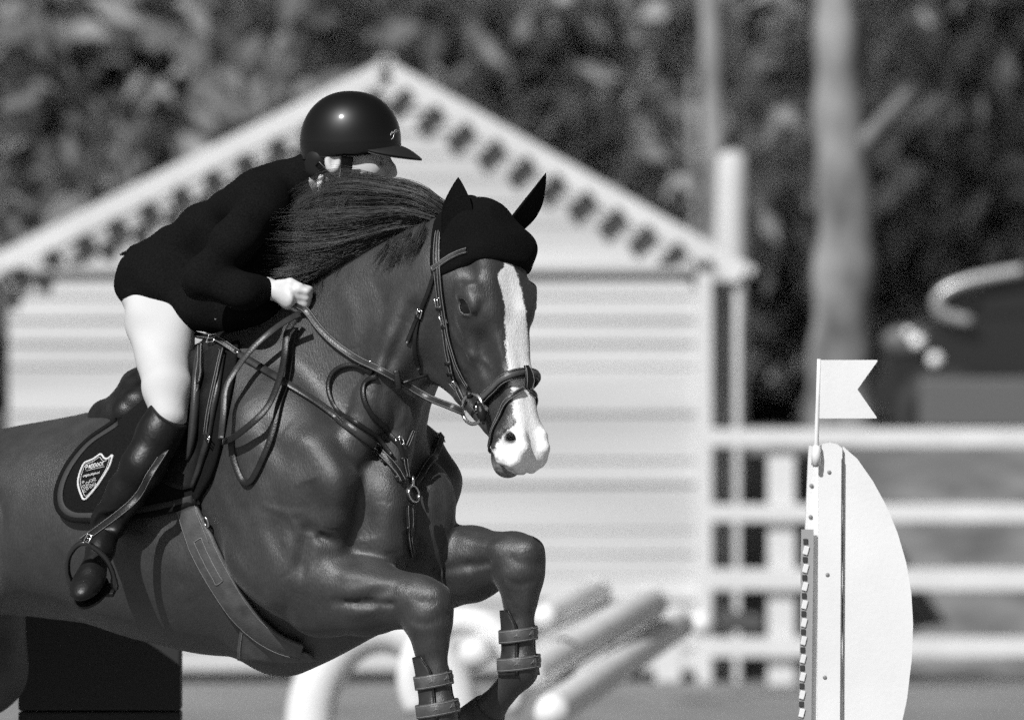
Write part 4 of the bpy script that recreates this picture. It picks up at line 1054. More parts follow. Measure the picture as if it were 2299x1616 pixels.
# ---------------------------------------------------------------- breastplate with martingale
bp_ = empty('breastplate', B2W(.02, 0, 1.2), 'stitched dark leather breastplate meeting in a large ring on the horse\'s chest', 'breastplate')
strap_px('shoulder_strap', [(470, 772), (505, 784), (540, 800), (560, 812), (590, 830), (640, 862), (700, 900), (760, 940), (810, 976), (850, 1010)], .020, M_brown, bp_, .006, 64, (-.15, .15), .004, True)
strap_px('shoulder_strap_end', [(836, 996), (860, 1020), (882, 1050), (899, 1084)], .020, M_leather, bp_, .006, 20, (-.36, .36), .008)
strap_px('chest_strap', [(986, 975), (982, 1000), (968, 1035), (945, 1065), (925, 1088)], .019, M_leather, bp_, .006, 24, (-.36, .36), .006)
for (x_, y_, a_) in ((852, 1006, .9), (862, 1022, .9), (984, 985, 1.9)): buckle(x_, y_, a_, (.011, .013), bp_)
for (x_, y_, a_) in ((868, 1034, .9), (892, 1072, 1.0), (976, 1008, 2.0), (945, 1066, 2.2)): keeper(x_, y_, a_, .022, bp_, .011)
rp, rn = hit(915, 1112, .016); tz = (Vector((0, 0, 1))-rn*rn.z).normalized(); tx = rn.cross(tz)
MB().torus(rp, tx, tz, .022, .021, .0050, 36, 10).build('ring', M_leather, bp_, True)
MB().torus(rp+rn*.004, tx, tz, .0215, .0205, .0028, 36, 8).build('ring_rim', M_steel, bp_, True)
MB().tube([rp+tz*.020+rn*.006, rp+tz*.045+rn*.010], [.004, .003], 8).build('hook', M_steel, bp_, True)
strap_px('centre_strap', [(913, 1134), (914, 1160), (914, 1185)], [.022+.004*math.sin(i/11*3.1) for i in range(12)], M_leather, bp_, .007, 12, (-.34, .34), .006)
strap_px('girth_strap', [(915, 1175), (918, 1210), (922, 1245)], .013, M_leather, bp_, .004, 14, (-.34, .34), .003)
# martingale forks and neck strap
cord('martingale_fork', [(905, 1035), (896, 998), (870, 968), (838, 935), (820, 900), (818, 872), (828, 855), (848, 845)], .013, M_leather, bp_, .006)
strap('martingale_fork', free_line([(880, 1022), (850, 985), (800, 948), (762, 925), (742, 895), (736, 862), (748, 834), (775, 820), (805, 822), (835, 838)], .012, 60), [vn]*60, .011, .004, M_leather, bp_)
MB().tube([dh(804, 820, .014), dh(820, 816, .018), dh(832, 811, .022)], [.0035, .0042, .003], 8).build('martingale_ring', M_steel, bp_, True)
strap_px('neck_strap_end', [(905, 1030), (906, 1052), (909, 1075)], .014, M_leather, bp_, .005, 10, (-.34, .34), .008)
buckle(897, 990, 1.3, (.010, .009), bp_); keeper(904, 1030, 1.4, .016, bp_, .010)
strap_px('neck_strap', [(912, 1000), (918, 985), (925, 965)], .010, M_leather, bp_, .004, 10, (-.34, .34), .003)
MB().tube([dh(905, 860, .04), dh(928, 852, .030), dh(945, 846, .014), dh(960, 842, .004)], .004, 8).build('rein_stop_strap', M_leather, bp_, True)
_rs = P(893, 853, dh(893, 853, .02).y-.012)
MB().box(_rs, (.016, .016, .050), Matrix.Rotation(-.15, 3, 'Y'), .004).build('rein_stop', M_leather, bridle, True)
# ================================================================== saddle, pad, girth, leg boots
def patch(name, rows, m, parent, off=.006, thick=.006, nu=24, nv=24, mirror=False, sm=2):
    """sheet laid over the horse: rows of photo pixels, each resampled; shell with thickness"""
    R_ = [spline([(p[0], p[1], 0) for p in r], nu) for r in rows]
    cols = [spline([R_[j][i] for j in range(len(R_))], nv) for i in range(nu)]
    Pn = np.zeros((nu, nv, 3)); Nn = np.zeros((nu, nv, 3)); ok = np.zeros((nu, nv), bool)
    for i in range(nu):
        for j in range(nv):
            try:
                a, b = hit(cols[i][j][0], cols[i][j][1]); Pn[i, j] = a; Nn[i, j] = b; ok[i, j] = True
            except ValueError: pass
    for i in range(nu):
        for j in range(nv):
            if not ok[i, j]:
                jj = [q for q in range(nv) if ok[i, q]]
                if jj: q = min(jj, key=lambda t: abs(t-j)); Pn[i, j] = Pn[i, q]; Nn[i, j] = Nn[i, q]
    for _ in range(sm):
        for A in (Pn, Nn):
            A[1:-1, 1:-1] = (A[1:-1, 1:-1]*2+A[:-2, 1:-1]+A[2:, 1:-1]+A[1:-1, :-2]+A[1:-1, 2:])/6
    Nn /= np.maximum(np.linalg.norm(Nn, axis=2), 1e-9)[:, :, None]
    return shell(name, Pn, Nn, off, thick, m, parent), Pn+Nn*(off+thick), Nn
def shell(name, Pn, Nn, off, thick, m, parent):
    nu, nv = Pn.shape[:2]; top = (Pn+Nn*(off+thick)).reshape(-1, 3); bot = (Pn+Nn*off).reshape(-1, 3); n = nu*nv; fs = []
    for i in range(nu-1):
        for j in range(nv-1):
            a, b, c, d = i*nv+j, (i+1)*nv+j, (i+1)*nv+j+1, i*nv+j+1
            fs += [(a, b, c, d), (n+d, n+c, n+b, n+a)]
    edge = [i*nv for i in range(nu)]+[(nu-1)*nv+j for j in range(1, nv)]+[i*nv+nv-1 for i in range(nu-2, -1, -1)]+[j for j in range(nv-2, 0, -1)]
    for q in range(len(edge)):
        a, b = edge[q], edge[(q+1) % len(edge)]; fs.append((b, a, n+a, n+b))
    return mesh_obj(name, np.vstack([top, bot]), fs, m, parent, True)
def mirror_pts(A):
    out = np.zeros_like(A)
    for i in range(A.shape[0]):
        for j in range(A.shape[1]):
            q = W2B(A[i, j]); out[i, j] = B2W(q.x, -q.y, q.z)
    return out
def mirror_nrm(A):
    o0 = B2W(0, 0, 0); out = np.zeros_like(A)
    for i in range(A.shape[0]):
        for j in range(A.shape[1]):
            q = W2B(o0+Vector(A[i, j])); out[i, j] = B2W(q.x, -q.y, q.z)-o0
    return out
# ---------------------------------------------------------------- saddle pad
pad = empty('saddle_pad', B2W(-.75, 0, 1.4), 'black saddle pad with a white shield emblem under the saddle', 'saddle pad')
pad_rows = [[(330, 905), (400, 860), (470, 800), (540, 772)],
            [(268, 957), (360, 930), (450, 880), (530, 850)],
            [(205, 1000), (320, 990), (420, 970), (515, 930)],
            [(158, 1058), (280, 1060), (400, 1050), (500, 1010)],
            [(138, 1112), (260, 1120), (380, 1105), (480, 1075)],
            [(146, 1150), (255, 1150), (370, 1132), (462, 1105)],
            [(172, 1166), (262, 1164), (370, 1146), (452, 1124)]]
_, padP, padN = patch('cloth', pad_rows, M_cloth, pad, .004, .012, 40, 40)
mp_, mn_ = mirror_pts(padP-padN*.016), mirror_nrm(padN)
shell('far_cloth', mp_, mn_, .004, .012, M_cloth, pad)
M_bind = mat('pad_binding', .035, .6, .3, bump=.2, bump_scale=300)
edge_pts = [Vector(padP[i, 0]) for i in range(0)]
bl_ = [Vector(padP[0, j]) for j in range(8, 40)]+[Vector(padP[i, 39]) for i in range(1, 40)]
bn_ = [Vector(padN[0, j]) for j in range(8, 40)]+[Vector(padN[i, 39]) for i in range(1, 40)]
ctr = Vector(padP[18, 25])
P_ = np.array([tuple(q) for q in bl_])
for _ in range(4): P_[1:-1] = (P_[:-2]+2*P_[1:-1]+P_[2:])/4
inn = [(ctr-Vector(q)).normalized()*.010 for q in P_]
strap('binding', [Vector(q)+n_*.001+i_ for q, n_, i_ in zip(P_, bn_, inn)], bn_, .020, .004, M_bind, pad)
strap('edge', [Vector(q)-n_*.006-i_*.4 for q, n_, i_ in zip(P_, bn_, inn)], bn_, .014, .012, M_cloth, pad)
# shield emblem, embroidered
BVH_PAD = BVHTree.FromPolygons([tuple(q) for q in padP.reshape(-1, 3)], [(i*40+j, (i+1)*40+j, (i+1)*40+j+1, i*40+j+1) for i in range(39) for j in range(39)])
def hit_pad(px, py, off):
    dr = (P(px, py, 0)-CAMP).normalized(); loc, nrm, i, dist = BVH_PAD.ray_cast(CAMP, dr)
    if nrm.dot(dr) > 0: nrm = -nrm
    return loc+nrm*off, nrm
M_emb = mat('white_embroidery', .60, .8, .2, noise_amt=.15, noise_scale=400, bump=.4, bump_scale=700)
def emb(pix, w, n, mb, closed=False):
    pts = spline([(a, b, 0) for a, b in pix], n); L = []; N = []
    for q in pts: a, b = hit_pad(q[0], q[1], .0012); L.append(a); N.append(b)
    mb.tube(L, w, 5)
shield = [(193, 1038), (203, 1034), (212, 1030), (221, 1023), (228, 1020), (235, 1029), (243, 1030), (253, 1022), (250, 1036), (244, 1051), (229, 1076), (211, 1101), (191, 1121), (182, 1108), (176, 1085), (180, 1062), (188, 1043), (193, 1038)]
mb = MB(); emb(shield, .0033, 70, mb); mb.build('shield_border', M_emb, pad, True)
cx_, cy_ = 209, 1066
mb = MB(); emb([(cx_+(a-cx_)*.84, cy_+(b-cy_)*.86) for a, b in shield], .0009, 70, mb); mb.build('shield_line', M_emb, pad, True)
GL = {'P': [[(0, 0), (0, 1), (.6, 1), (.75, .75), (.6, .5), (0, .5)]], 'A': [[(0, 0), (.4, 1), (.8, 0)], [(.15, .35), (.65, .35)]],
      'D': [[(0, 0), (0, 1), (.5, 1), (.75, .7), (.75, .3), (.5, 0), (0, 0)]], 'O': [[(.4, 0), (.05, .3), (.05, .7), (.4, 1), (.75, .7), (.75, .3), (.4, 0)]],
      'C': [[(.75, .8), (.4, 1), (.05, .7), (.05, .3), (.4, 0), (.75, .2)]], 'K': [[(0, 0), (0, 1)], [(.7, 1), (0, .45), (.7, 0)]]}
mb = MB(); x_ = 193.0
for ch in 'PADDOCK':
    for stn in GL[ch]:
        pp = []
        for (a, b) in stn:
            px_ = x_+a*5.4+b*1.2; pp.append((px_, 1054-(px_-193)*.24-b*8.5))
        for (a, b) in zip(pp[:-1], pp[1:]): emb([a, b], .00135, 3, mb)
    x_ += 6.0
mb.build('emblem_name', M_emb, pad, True)
mb = MB(); emb([(194, 1057), (235, 1047)], .0008, 4, mb)
emb([(187+i*1.55, 1069-i*.36+(2.6 if i % 2 else -2.2)+(1.5 if i % 5 == 0 else 0)) for i in range(25)], .0007, 80, mb)
mb.build('emblem_script', M_emb, pad, True)
mb = MB(); rnd = random.Random(4)
for (x0_, y0_, r_, ph) in ((190, 1091, 5, 0), (198, 1085, 5.5, 1.2), (206, 1080, 5, 2.5), (213, 1075, 4.5, .6), (196, 1097, 4.5, 3.2), (204, 1092, 5, 4.0), (211, 1087, 4.4, 5.2), (190, 1101, 4, .4), (188, 1082, 3.2, 2.0)):
    emb([(x0_+r_*(1-t*.085)*math.cos(ph+t*.75), y0_+r_*(1-t*.085)*math.sin(ph+t*.75)) for t in range(11)], .0008, 30, mb)
mb.build('emblem_crest', M_emb, pad, True)
# ---------------------------------------------------------------- saddle
saddle = empty('saddle', B2W(-.72, 0, 1.6), 'black leather jumping saddle with raised cantle and knee rolls', 'saddle')
def hitf(px, py, off=0.0):
    try: return hit(px, py, off)
    except ValueError:
        n_ = Vector((-.5, -.75, .43)).normalized(); return B2W(*PB(px, py, .10))+n_*off, n_
def hp(px, py, off): return hitf(px, py, off)[0]
flap_rows = [[(395, 800), (430, 780), (470, 772), (515, 776)], [(385, 850), (430, 840), (470, 835), (508, 830)], [(380, 900), (420, 900), (460, 900), (502, 888)],
             [(370, 950), (410, 955), (450, 955), (492, 945)], [(362, 1000), (400, 1005), (440, 1005), (482, 1000)], [(362, 1050), (395, 1055), (430, 1055), (466, 1052)],
             [(372, 1085), (395, 1095), (420, 1100), (445, 1095)]]
_, flP, flN = patch('flap', flap_rows, M_leather, saddle, .018, .006, 24, 30)
shell('far_flap', mirror_pts(flP-flN*.024), mirror_nrm(flN), .018, .006, M_leather, saddle)
fl_edge = [Vector(flP[-1, j]) for j in range(30)]
mb = MB(); mb.tube(fl_edge[3:], [.006+.004*math.sin(i/26*3.1) for i in range(27)], 10); mb.build('flap_edge_roll', M_brown, saddle, True)
hpx = lambda px, py, off: P(px, py, hp(px, py, 0).y-off)
roll = [hpx(452, 772, .035), hpx(446, 800, .05), hpx(441, 850, .058), hpx(438, 900, .058), hpx(434, 950, .055), hpx(428, 995, .045), hpx(420, 1032, .030)]
MB().tube(spline(roll, 30), [.007+.0045*math.sin(min(1, i/14)*1.57) if i < 24 else .0115-(i-24)*.001 for i in range(30)], 14).build('knee_roll', M_brown, saddle, True)
strap('billet', lin([hp(470, 790, .032), hp(472, 830, .034), hp(470, 868, .034)], 14), [hitf(470, 830)[1]]*14, [.016]*8+[.018, .022, .024, .022, .018, .012], .005, M_leather, saddle, (-.36, .36))
MB().tube([hp(470, 868, .034), hp(466, 890, .034), hp(455, 940, .032), hp(446, 980, .030)], .0032, 8).build('billet_strap', M_brown, saddle, True)
strap('flap_strap', lin([hp(512, 800, .030), hp(504, 860, .032), hp(494, 930, .032), hp(486, 980, .030)], 20), [hitf(495, 900)[1]]*20, .015, .004, M_leather, saddle, (-.36, .36))
buckle(0, 0, .3, (.010, .008), saddle, hp(494, 986, .036), hitf(494, 986)[1])
mb = MB(); mb.ellipsoid(hp(449, 758, .05), (.008, .008, .009)); mb.build('stud', M_steel, saddle, True)
mb = MB(); mb.ellipsoid(hp(538, 799, .012), (.006, .006, .006)); mb.build('stud', M_steel, saddle, True)
buckle(0, 0, .35, (.012, .013), bp_, *hitf(490, 779, .034))
strap('saddle_strap', lin([hp(448, 765, .046), hp(470, 770, .040), hp(500, 780, .030), hp(540, 800, .010)], 16), [hitf(490, 780)[1]]*16, .017, .005, M_leather, bp_, (-.36, .36))
def saddle_seat():
    lo, hi = np.array([-1.12, -.26, 1.40]), np.array([-.36, .26, 1.98])
    g = SDF(*[axis_grid((l, h, .006)) for l, h in zip(lo, hi)])
    z = lambda py: CZ-(py-CY)*S
    # a long bowl: pommel arch, twist, seat, cantle
    g.ell((-.50, 0, z(735)), (.075, .085, .050), k=.04); g.chain([(-.50, .05, z(752)), (-.52, .15, z(800))], [.04, .035], k=.04); g.chain([(-.50, -.05, z(752)), (-.52, -.15, z(800))], [.04, .035], k=.04)
    g.chain([(-.54, 0, z(765)), (-.70, 0, z(830)), (-.80, 0, z(850))], [.045, .055, .06], k=.05, sq=((0, 1, 0), 2.2))
    def cr(t): return (-.875+.10*(t/.17)**2, t, z(858)-.05*(t/.17)**2)
    for i in range(8):
        t0, t1 = -.17+.34*i/8, -.17+.34*(i+1)/8; g.cone(cr(t0), cr(t1), .034, .034, k=.03)
        a, b = cr(t0), cr(t1); g.cone((a[0]-.02, a[1], a[2]-.052), (b[0]-.02, b[1], b[2]-.052), .036, .036, k=.008)
        g.cone((a[0]-.018, a[1]*1.05, a[2]-.030), (b[0]-.018, b[1]*1.05, b[2]-.030), .040, .040, k=.004)
    for sg in (1, -1):
        g.chain([(-.93, .10*sg, z(945)), (-.80, .15*sg, z(930)), (-.60, .14*sg, z(850))], [.055, .05, .04], k=.03)
    V, F = largest(*g.mesh(smooth=2)); mesh_obj('seat', B2Wn(V), F[:, ::-1].copy(), M_leather, saddle, True)
saddle_seat()
strap('rear_strap', lin([P(352, 900, .30), P(320, 925, .30), P(290, 950, .31), P(262, 972, .32)], 14), [Vector((-.5, -.8, .2)).normalized()]*14, .013, .004, M_leather, saddle)
# ---------------------------------------------------------------- girth
girth = empty('girth', B2W(-.5, .2, 1.05), 'stitched brown leather stud girth across the horse\'s barrel', 'girth')
strap_px('elastic', [(398, 1085), (412, 1115), (428, 1150), (444, 1182)], .066, mat('girth_elastic', .085, .8, .2, noise_amt=.2, noise_scale=200), girth, .006, 14, (.2,), .006)
L_, N_ = on_horse([(428, 1140), (445, 1185), (475, 1250), (510, 1310), (545, 1362), (585, 1405), (630, 1435), (680, 1452)], 50, .012, 5)
wd_ = [.062+.022*min(1, i/10)-.030*max(0, (i-30)/20) for i in range(50)]
strap('main_band', L_, N_, wd_, .010, M_tan, girth, (-.44, .44), True)
side_ = frame_pts(L_, N_)
mb = MB(); lp_ = []
for i in list(range(9, 22)): lp_.append(L_[i]+side_[i]*.012+N_[i]*.0135)
for i in reversed(range(9, 22)): lp_.append(L_[i]-side_[i]*.012+N_[i]*.0135)
mb.tube([Vector(q) for q in spline(lp_+[lp_[0]], 60)], .0010, 4); mb.build('stitched_loop', M_thread, girth, True)
lp_ = [L_[i]-side_[i]*.028+N_[i]*.0135 for i in range(2, 12)]
MB().tube(lp_, .0009, 4).build('stitched_loop', M_thread, girth, True)
p_, n_ = hitf(474, 1168, .016); MB().torus(p_, Vector((.4, 0, -.9)), n_.cross(Vector((.4, 0, -.9))), .013, .010, .003, 24, 8).build('ring', M_steel, girth, True)
p_, n_ = hitf(430, 1160, .020); MB().ellipsoid(p_, (.003, .003, .003)).build('rivet', M_steel, girth, True)
_, gP, gN = patch('belly_guard', [[(548, 1392), (572, 1394), (600, 1412), (650, 1444), (690, 1456)], [(543, 1420), (580, 1420), (620, 1440), (670, 1458), (700, 1462)], [(540, 1450), (575, 1450), (620, 1462), (670, 1468), (706, 1468)],
                                  [(541, 1472), (575, 1474), (615, 1477), (665, 1476), (708, 1473)]], M_tan, girth, .008, .008, 26, 16)
mb = MB(); mb.tube([Vector(gP[1, j])+Vector(gN[1, j])*.0008 for j in range(16)], .0010, 4); mb.tube([Vector(gP[i, 1])+Vector(gN[i, 1])*.0008 for i in range(26)], .0010, 4); mb.build('stitched_loop', M_thread, girth, True)
MB().tube([B2W(*PB(705, 1457, .02)), B2W(*PB(725, 1461, .01)), B2W(*PB(743, 1464, .0))], [.006, .006, .003], 8).build('strap_end', M_leather, girth, True)
# ---------------------------------------------------------------- tendon boots
def leg_boot(K_, C_, label, rot, t0=.46):
    K_, C_ = B2W(*K_), B2W(*C_); ax = (C_-K_).normalized(); L = (C_-K_).length
    o = empty('tendon_boot', K_+ax*(L*.5), label, 'horse boot', 'tendon boots on the forelegs')
    front = Vector((sT, -cT, 0)); front = (front-ax*front.dot(ax)).normalized(); side = ax.cross(front)
    # open-fronted shell round the back of the cannon
    vs = []; fs = []; n = 18; k = 20
    prof = curve1([.40, .46, .6, .8, .95, 1.04], [.045, .045, .043, .043, .050, .053])
    for i in range(n+1):
        t = t0+(1.04-t0)*i/n; r = float(np.interp(t, *prof)); c = K_+ax*(L*t)-front*.010
        op = math.radians(58+28*max(0, 1-abs(i/n-.0)*4))
        for j in range(k+1):
            q = op+(2*math.pi-2*op)*j/k; vs.append(c+front*math.cos(q)*r*1.05+side*math.sin(q)*r*.95)
    m_ = len(vs); 
    for i in range(n+1):
        t = t0+(1.04-t0)*i/n; c = K_+ax*(L*t)-front*.010
        for j in range(k+1): vs.append(c+(vs[i*(k+1)+j]-c)*.87)
    for i in range(n):
        for j in range(k):
            a = i*(k+1)+j; fs += [(a, a+1, a+k+2, a+k+1), (m_+a+k+1, m_+a+k+2, m_+a+1, m_+a)]
    for i in range(n):
        for j in (0, k): a = i*(k+1)+j; fs.append((a, a+k+1, m_+a+k+1, m_+a))
    for j in range(k):
        for i in (0, n): a = i*(k+1)+j; fs.append((a, a+1, m_+a+1, m_+a))
    mesh_obj('shell', vs, fs, M_brown, o, True)
    for t in (.68, .93):
        r = float(np.interp(t, *prof))+.003; c = K_+ax*(L*t)-front*.010; L1 = []; N1 = []
        for j in range(33):
            q = 2*math.pi*j/32; d_ = front*math.cos(q)*1.02+side*math.sin(q)*.95; L1.append(c+d_*r+ax*.006*math.sin(q+rot)); N1.append(d_.normalized())
        s_ = strap('strap', L1, N1, .034, .004, M_tan, o, (-.38, .38))
        mb = MB()
        for j in (1, 5, 28, 24):          # stitched arrow marks
            p_, w_ = L1[j]+N1[j]*.0046, N1[j].cross(ax).normalized()
            mb.tube([p_+ax*.004, p_-ax*.006], .0008, 4); mb.tube([p_-w_*.008+ax*.003, p_-ax*.002, p_+w_*.008+ax*.003], .0008, 4)
        mb.build('strap_mark', M_thread, s_, True)
    e_ = [vs[i*(k+1)] for i in range(n+1)]; e2 = [vs[i*(k+1)+k] for i in range(n+1)]
    MB().tube(e_, .003, 6).build('edge_piping', M_leather, o, True); MB().tube(e2, .003, 6).build('edge_piping', M_leather, o, True)
leg_boot(leg_pts['near'][0], leg_pts['near'][1], 'open-fronted leather tendon boot on the near foreleg, at the bottom edge', .4)
leg_boot(leg_pts['far'][0], leg_pts['far'][1], 'open-fronted leather tendon boot with stitched straps on the far raised foreleg', -.3)
# ---------------------------------------------------------------- mane
M_mane = mat('mane_hair', .042, .5, .4, noise_amt=.5, noise_scale=14)
def crest(px):          # crest height of the neck in the photo, and its depth
    return float(np.interp(px, [600, 690, 740, 800, 860, 920, 990, 1020], [735, 672, 610, 573, 540, 515, 490, 480]))
rnd = random.Random(11)
mane_mb = MB()
def lock(path, n_str, spread0, spread1, r=.0007, lift=0.0, seg=16):
    """path: list of (px, py, b) for the lock's middle line"""
    base = [B2W(*PB(x, y, b)) for x, y, b in path]
    for _ in range(int(n_str*1.4)):
        o1 = Vector((rnd.gauss(0, 1), rnd.gauss(0, 1), rnd.gauss(0, 1))); o2 = Vector((rnd.gauss(0, 1), rnd.gauss(0, 1), rnd.gauss(0, 1))); o3 = Vector((rnd.gauss(0, 1), rnd.gauss(0, .7), rnd.gauss(0, 1)))
        cut = rnd.uniform(.80, 1.0); pts = []; m = len(base)
        for i, p in enumerate(base):
            t = i/(m-1); pts.append(p+o1*spread0*(1-t)+o2*spread1*.5*math.sin(t*math.pi)+o3*spread1*t**1.4)
        L = [Vector(q) for q in spline(pts, seg)]; L = L[:max(6, int(len(L)*cut))]
        rr = r*rnd.uniform(.75, 1.35); mane_mb.tube(L, [rr*(1-.85*(i/(len(L)-1))**2) for i in range(len(L))], 3, False)
def build_mane():
    J = lambda s_: rnd.gauss(0, s_)
    sheets = [[(1000, 470), (945, 428), (870, 410), (800, 399), (756, 402), (726, 428), (706, 476)],
              [(992, 478), (930, 446), (860, 433), (790, 427), (738, 438), (697, 468), (668, 506)],
              [(978, 485), (910, 468), (845, 470), (775, 472), (716, 478), (672, 488), (640, 500)],
              [(958, 495), (890, 492), (825, 506), (765, 517), (710, 518), (660, 512), (622, 502)],
              [(932, 508), (865, 520), (805, 536), (750, 549), (700, 556), (655, 560), (616, 556)],
              [(895, 525), (840, 545), (785, 566), (735, 582), (695, 592), (655, 600), (620, 602)],
              [(852, 545), (800, 570), (755, 593), (715, 610), (685, 624), (655, 634), (626, 640)]]
    bs = [0, .03, .045, .06, .075, .09, .10]
    for i in range(135):
        t = 6*((i+rnd.random())/135)**.9; k = min(5, int(t)); f = t-k; j1 = J(7); j2 = J(13); j3 = J(26); jb = J(.028)
        path = []
        for m in range(7):
            x = sheets[k][m][0]*(1-f)+sheets[k+1][m][0]*f; y = sheets[k][m][1]*(1-f)+sheets[k+1][m][1]*f; w = m/6
            path.append((x+j3*w*w*1.6, y+j1*(1-w)*.6+j2*w, bs[m]+jb*(.5+w)))
        lock(path, rnd.choice((10, 18, 26, 34)), .005, rnd.uniform(.006, .013), .00060, seg=18)
    # loose wisps over the rider's chest and chin
    for i in range(120):
        t = rnd.uniform(0, 6); k = min(5, int(t)); f = t-k; jx, jy = J(34)-16, J(26)-4
        path = [(sheets[k][m][0]*(1-f)+sheets[k+1][m][0]*f+jx*(m/6)**2-14*(m/6)**3, sheets[k][m][1]*(1-f)+sheets[k+1][m][1]*f+jy*(m/6)**1.5, bs[m]+.02*rnd.random()) for m in range(7)]
        lock(path, 5, .004, .012, .00042, seg=18)
    # locks lying down the near side of the neck behind the bridle
    for _ in range(22):
        x = rnd.uniform(880, 985); yy = crest(x)
        lock([(x, yy+J(4), .01), (x-14, yy+22, .075), (x-34+J(6), yy+52+J(6), .100), (x-52+J(10), yy+82+J(12), .112)], 18, .006, .006, seg=12)
    # short hair along the lower crest, in front of the hand
    for _ in range(22):
        x = rnd.uniform(660, 760); yy = crest(x)
        lock([(x, yy+J(4), .01), (x-22, yy+12, .05), (x-34+J(6), yy+50+J(8), .085), (x-30+J(8), yy+95+J(12), .10)], 18, .006, .006, seg=12)
    # fly-away hairs
    for _ in range(26):
        x = rnd.uniform(900, 1000); yy = crest(x); q = rnd.uniform(0, 26)
        lock([(x, yy, 0), (x-30, yy-50-q*.4, .01), (x-90, 425-q*.5+J(4), .02), (800+J(30), 402-q*.3+J(6), .05)], 1, .004, .004, .0005)
build_mane()
mane = mane_mb.build('mane', M_mane, horse, True)
print('mane', len(mane_mb.f), round(time.time()-T0, 1))
# ================================================================== rider
M_skin = mat('skin', .52, .5, .4, noise_amt=.06, noise_scale=30)
M_jacket = mat('black_jacket', .0060, .9, .05, noise_amt=.5, noise_scale=260, bump=.25, bump_scale=500)
M_breech = mat('white_breeches', .50, .8, .25, noise_amt=.04, noise_scale=8, bump=.12, bump_scale=420)
M_boot = mat('black_boot_leather', .006, .44, .35, noise_amt=.4, noise_scale=18, bump=.12, bump_scale=110)
M_helmet = mat('black_helmet_gloss', .004, .40, .22, coat=.45); M_helmet.node_tree.nodes['Principled BSDF'].inputs['Coat Roughness'].default_value = .10
M_shirt = mat('white_shirt', .75, .8, .2)
rider = empty('person', B2W(-.7, 0, 1.5), 'rider in black jacket, white breeches, tall boots and black helmet crouched over the horse', 'person')
mir = lambda v: Vector((v.x, -v.y, v.z))
# leg line, set outside the saddle flap / barrel surface
def leg_pt(px, py, r):
    q, n_ = hitf(px, py, 0); c = W2B(q+n_*(r+.030)); w = PB(px, py, c.y); return w
kneeJ = leg_pt(378, 935, .050); shinJ = leg_pt(322, 1045, .050); ankJ = leg_pt(244, 1168, .036)
hipJ = PB(345, 655, .115)
thighM = PB(362, 790, (hipJ.y+kneeJ.y)/2+.02)
toe_dir_w = Vector((-.26, -.80, -.54)).normalized()
def w2bdir(v):
    return W2B(B2W(0, 0, 0)+v)-W2B(B2W(0, 0, 0))
toeD = w2bdir(toe_dir_w)
ballJ = ankJ+toeD*.150+Vector((0, 0, -.055)); heelJ = ankJ-toeD*.045+Vector((0, 0, -.06))
shN = PB(590, 462, .165); elN = PB(452, 630, .285); wrN = PB(602, 648, .155)
shF = PB(715, 440, -.165); elF = PB(640, 600, -.24); wrF = PB(740, 640, -.125)
pelv = PB(415, 650, 0); chestP = PB(610, 480, 0); neckP = PB(700, 400, 0)
HDEP = B2W(*PB(745, 340, 0)).y                     # depth of the rider's head
hd = lambda px, py, dd=0.0: W2B(P(px, py, HDEP+dd))
def hand(d, wr, dirn, lat, r=1.0):
    """closed fist round the rein: palm, four curled fingers, thumb on top"""
    dirn = dirn.normalized(); lat = lat.normalized(); up = dirn.cross(lat).normalized()
    if up.z < 0: up = -up
    palm = wr+dirn*.055
    d.cone(wr, palm, .023, .026, k=.02); d.ell(palm, (.036, .020, .034), [dirn, lat, up], k=.015)
    for i, ln in enumerate((.034, .037, .034, .027)):
        kn = palm+dirn*.032+up*(.026-.017*i)
        p1 = kn+dirn*ln*.45+lat*.010; p2 = p1+lat*.018-dirn*.012; p3 = p2-dirn*.022+lat*.003
        d.chain([palm+up*(.02-.013*i), kn, p1, p2, p3], [.010, .0098, .0090, .0085, .0078], k=.006)
    t0 = wr+dirn*.028+up*.022; t1 = t0+dirn*.028+up*.014+lat*.006; t2 = t1+dirn*.026-up*.002+lat*.004
    d.chain([t0, t1, t2], [.012, .0105, .009], k=.008)
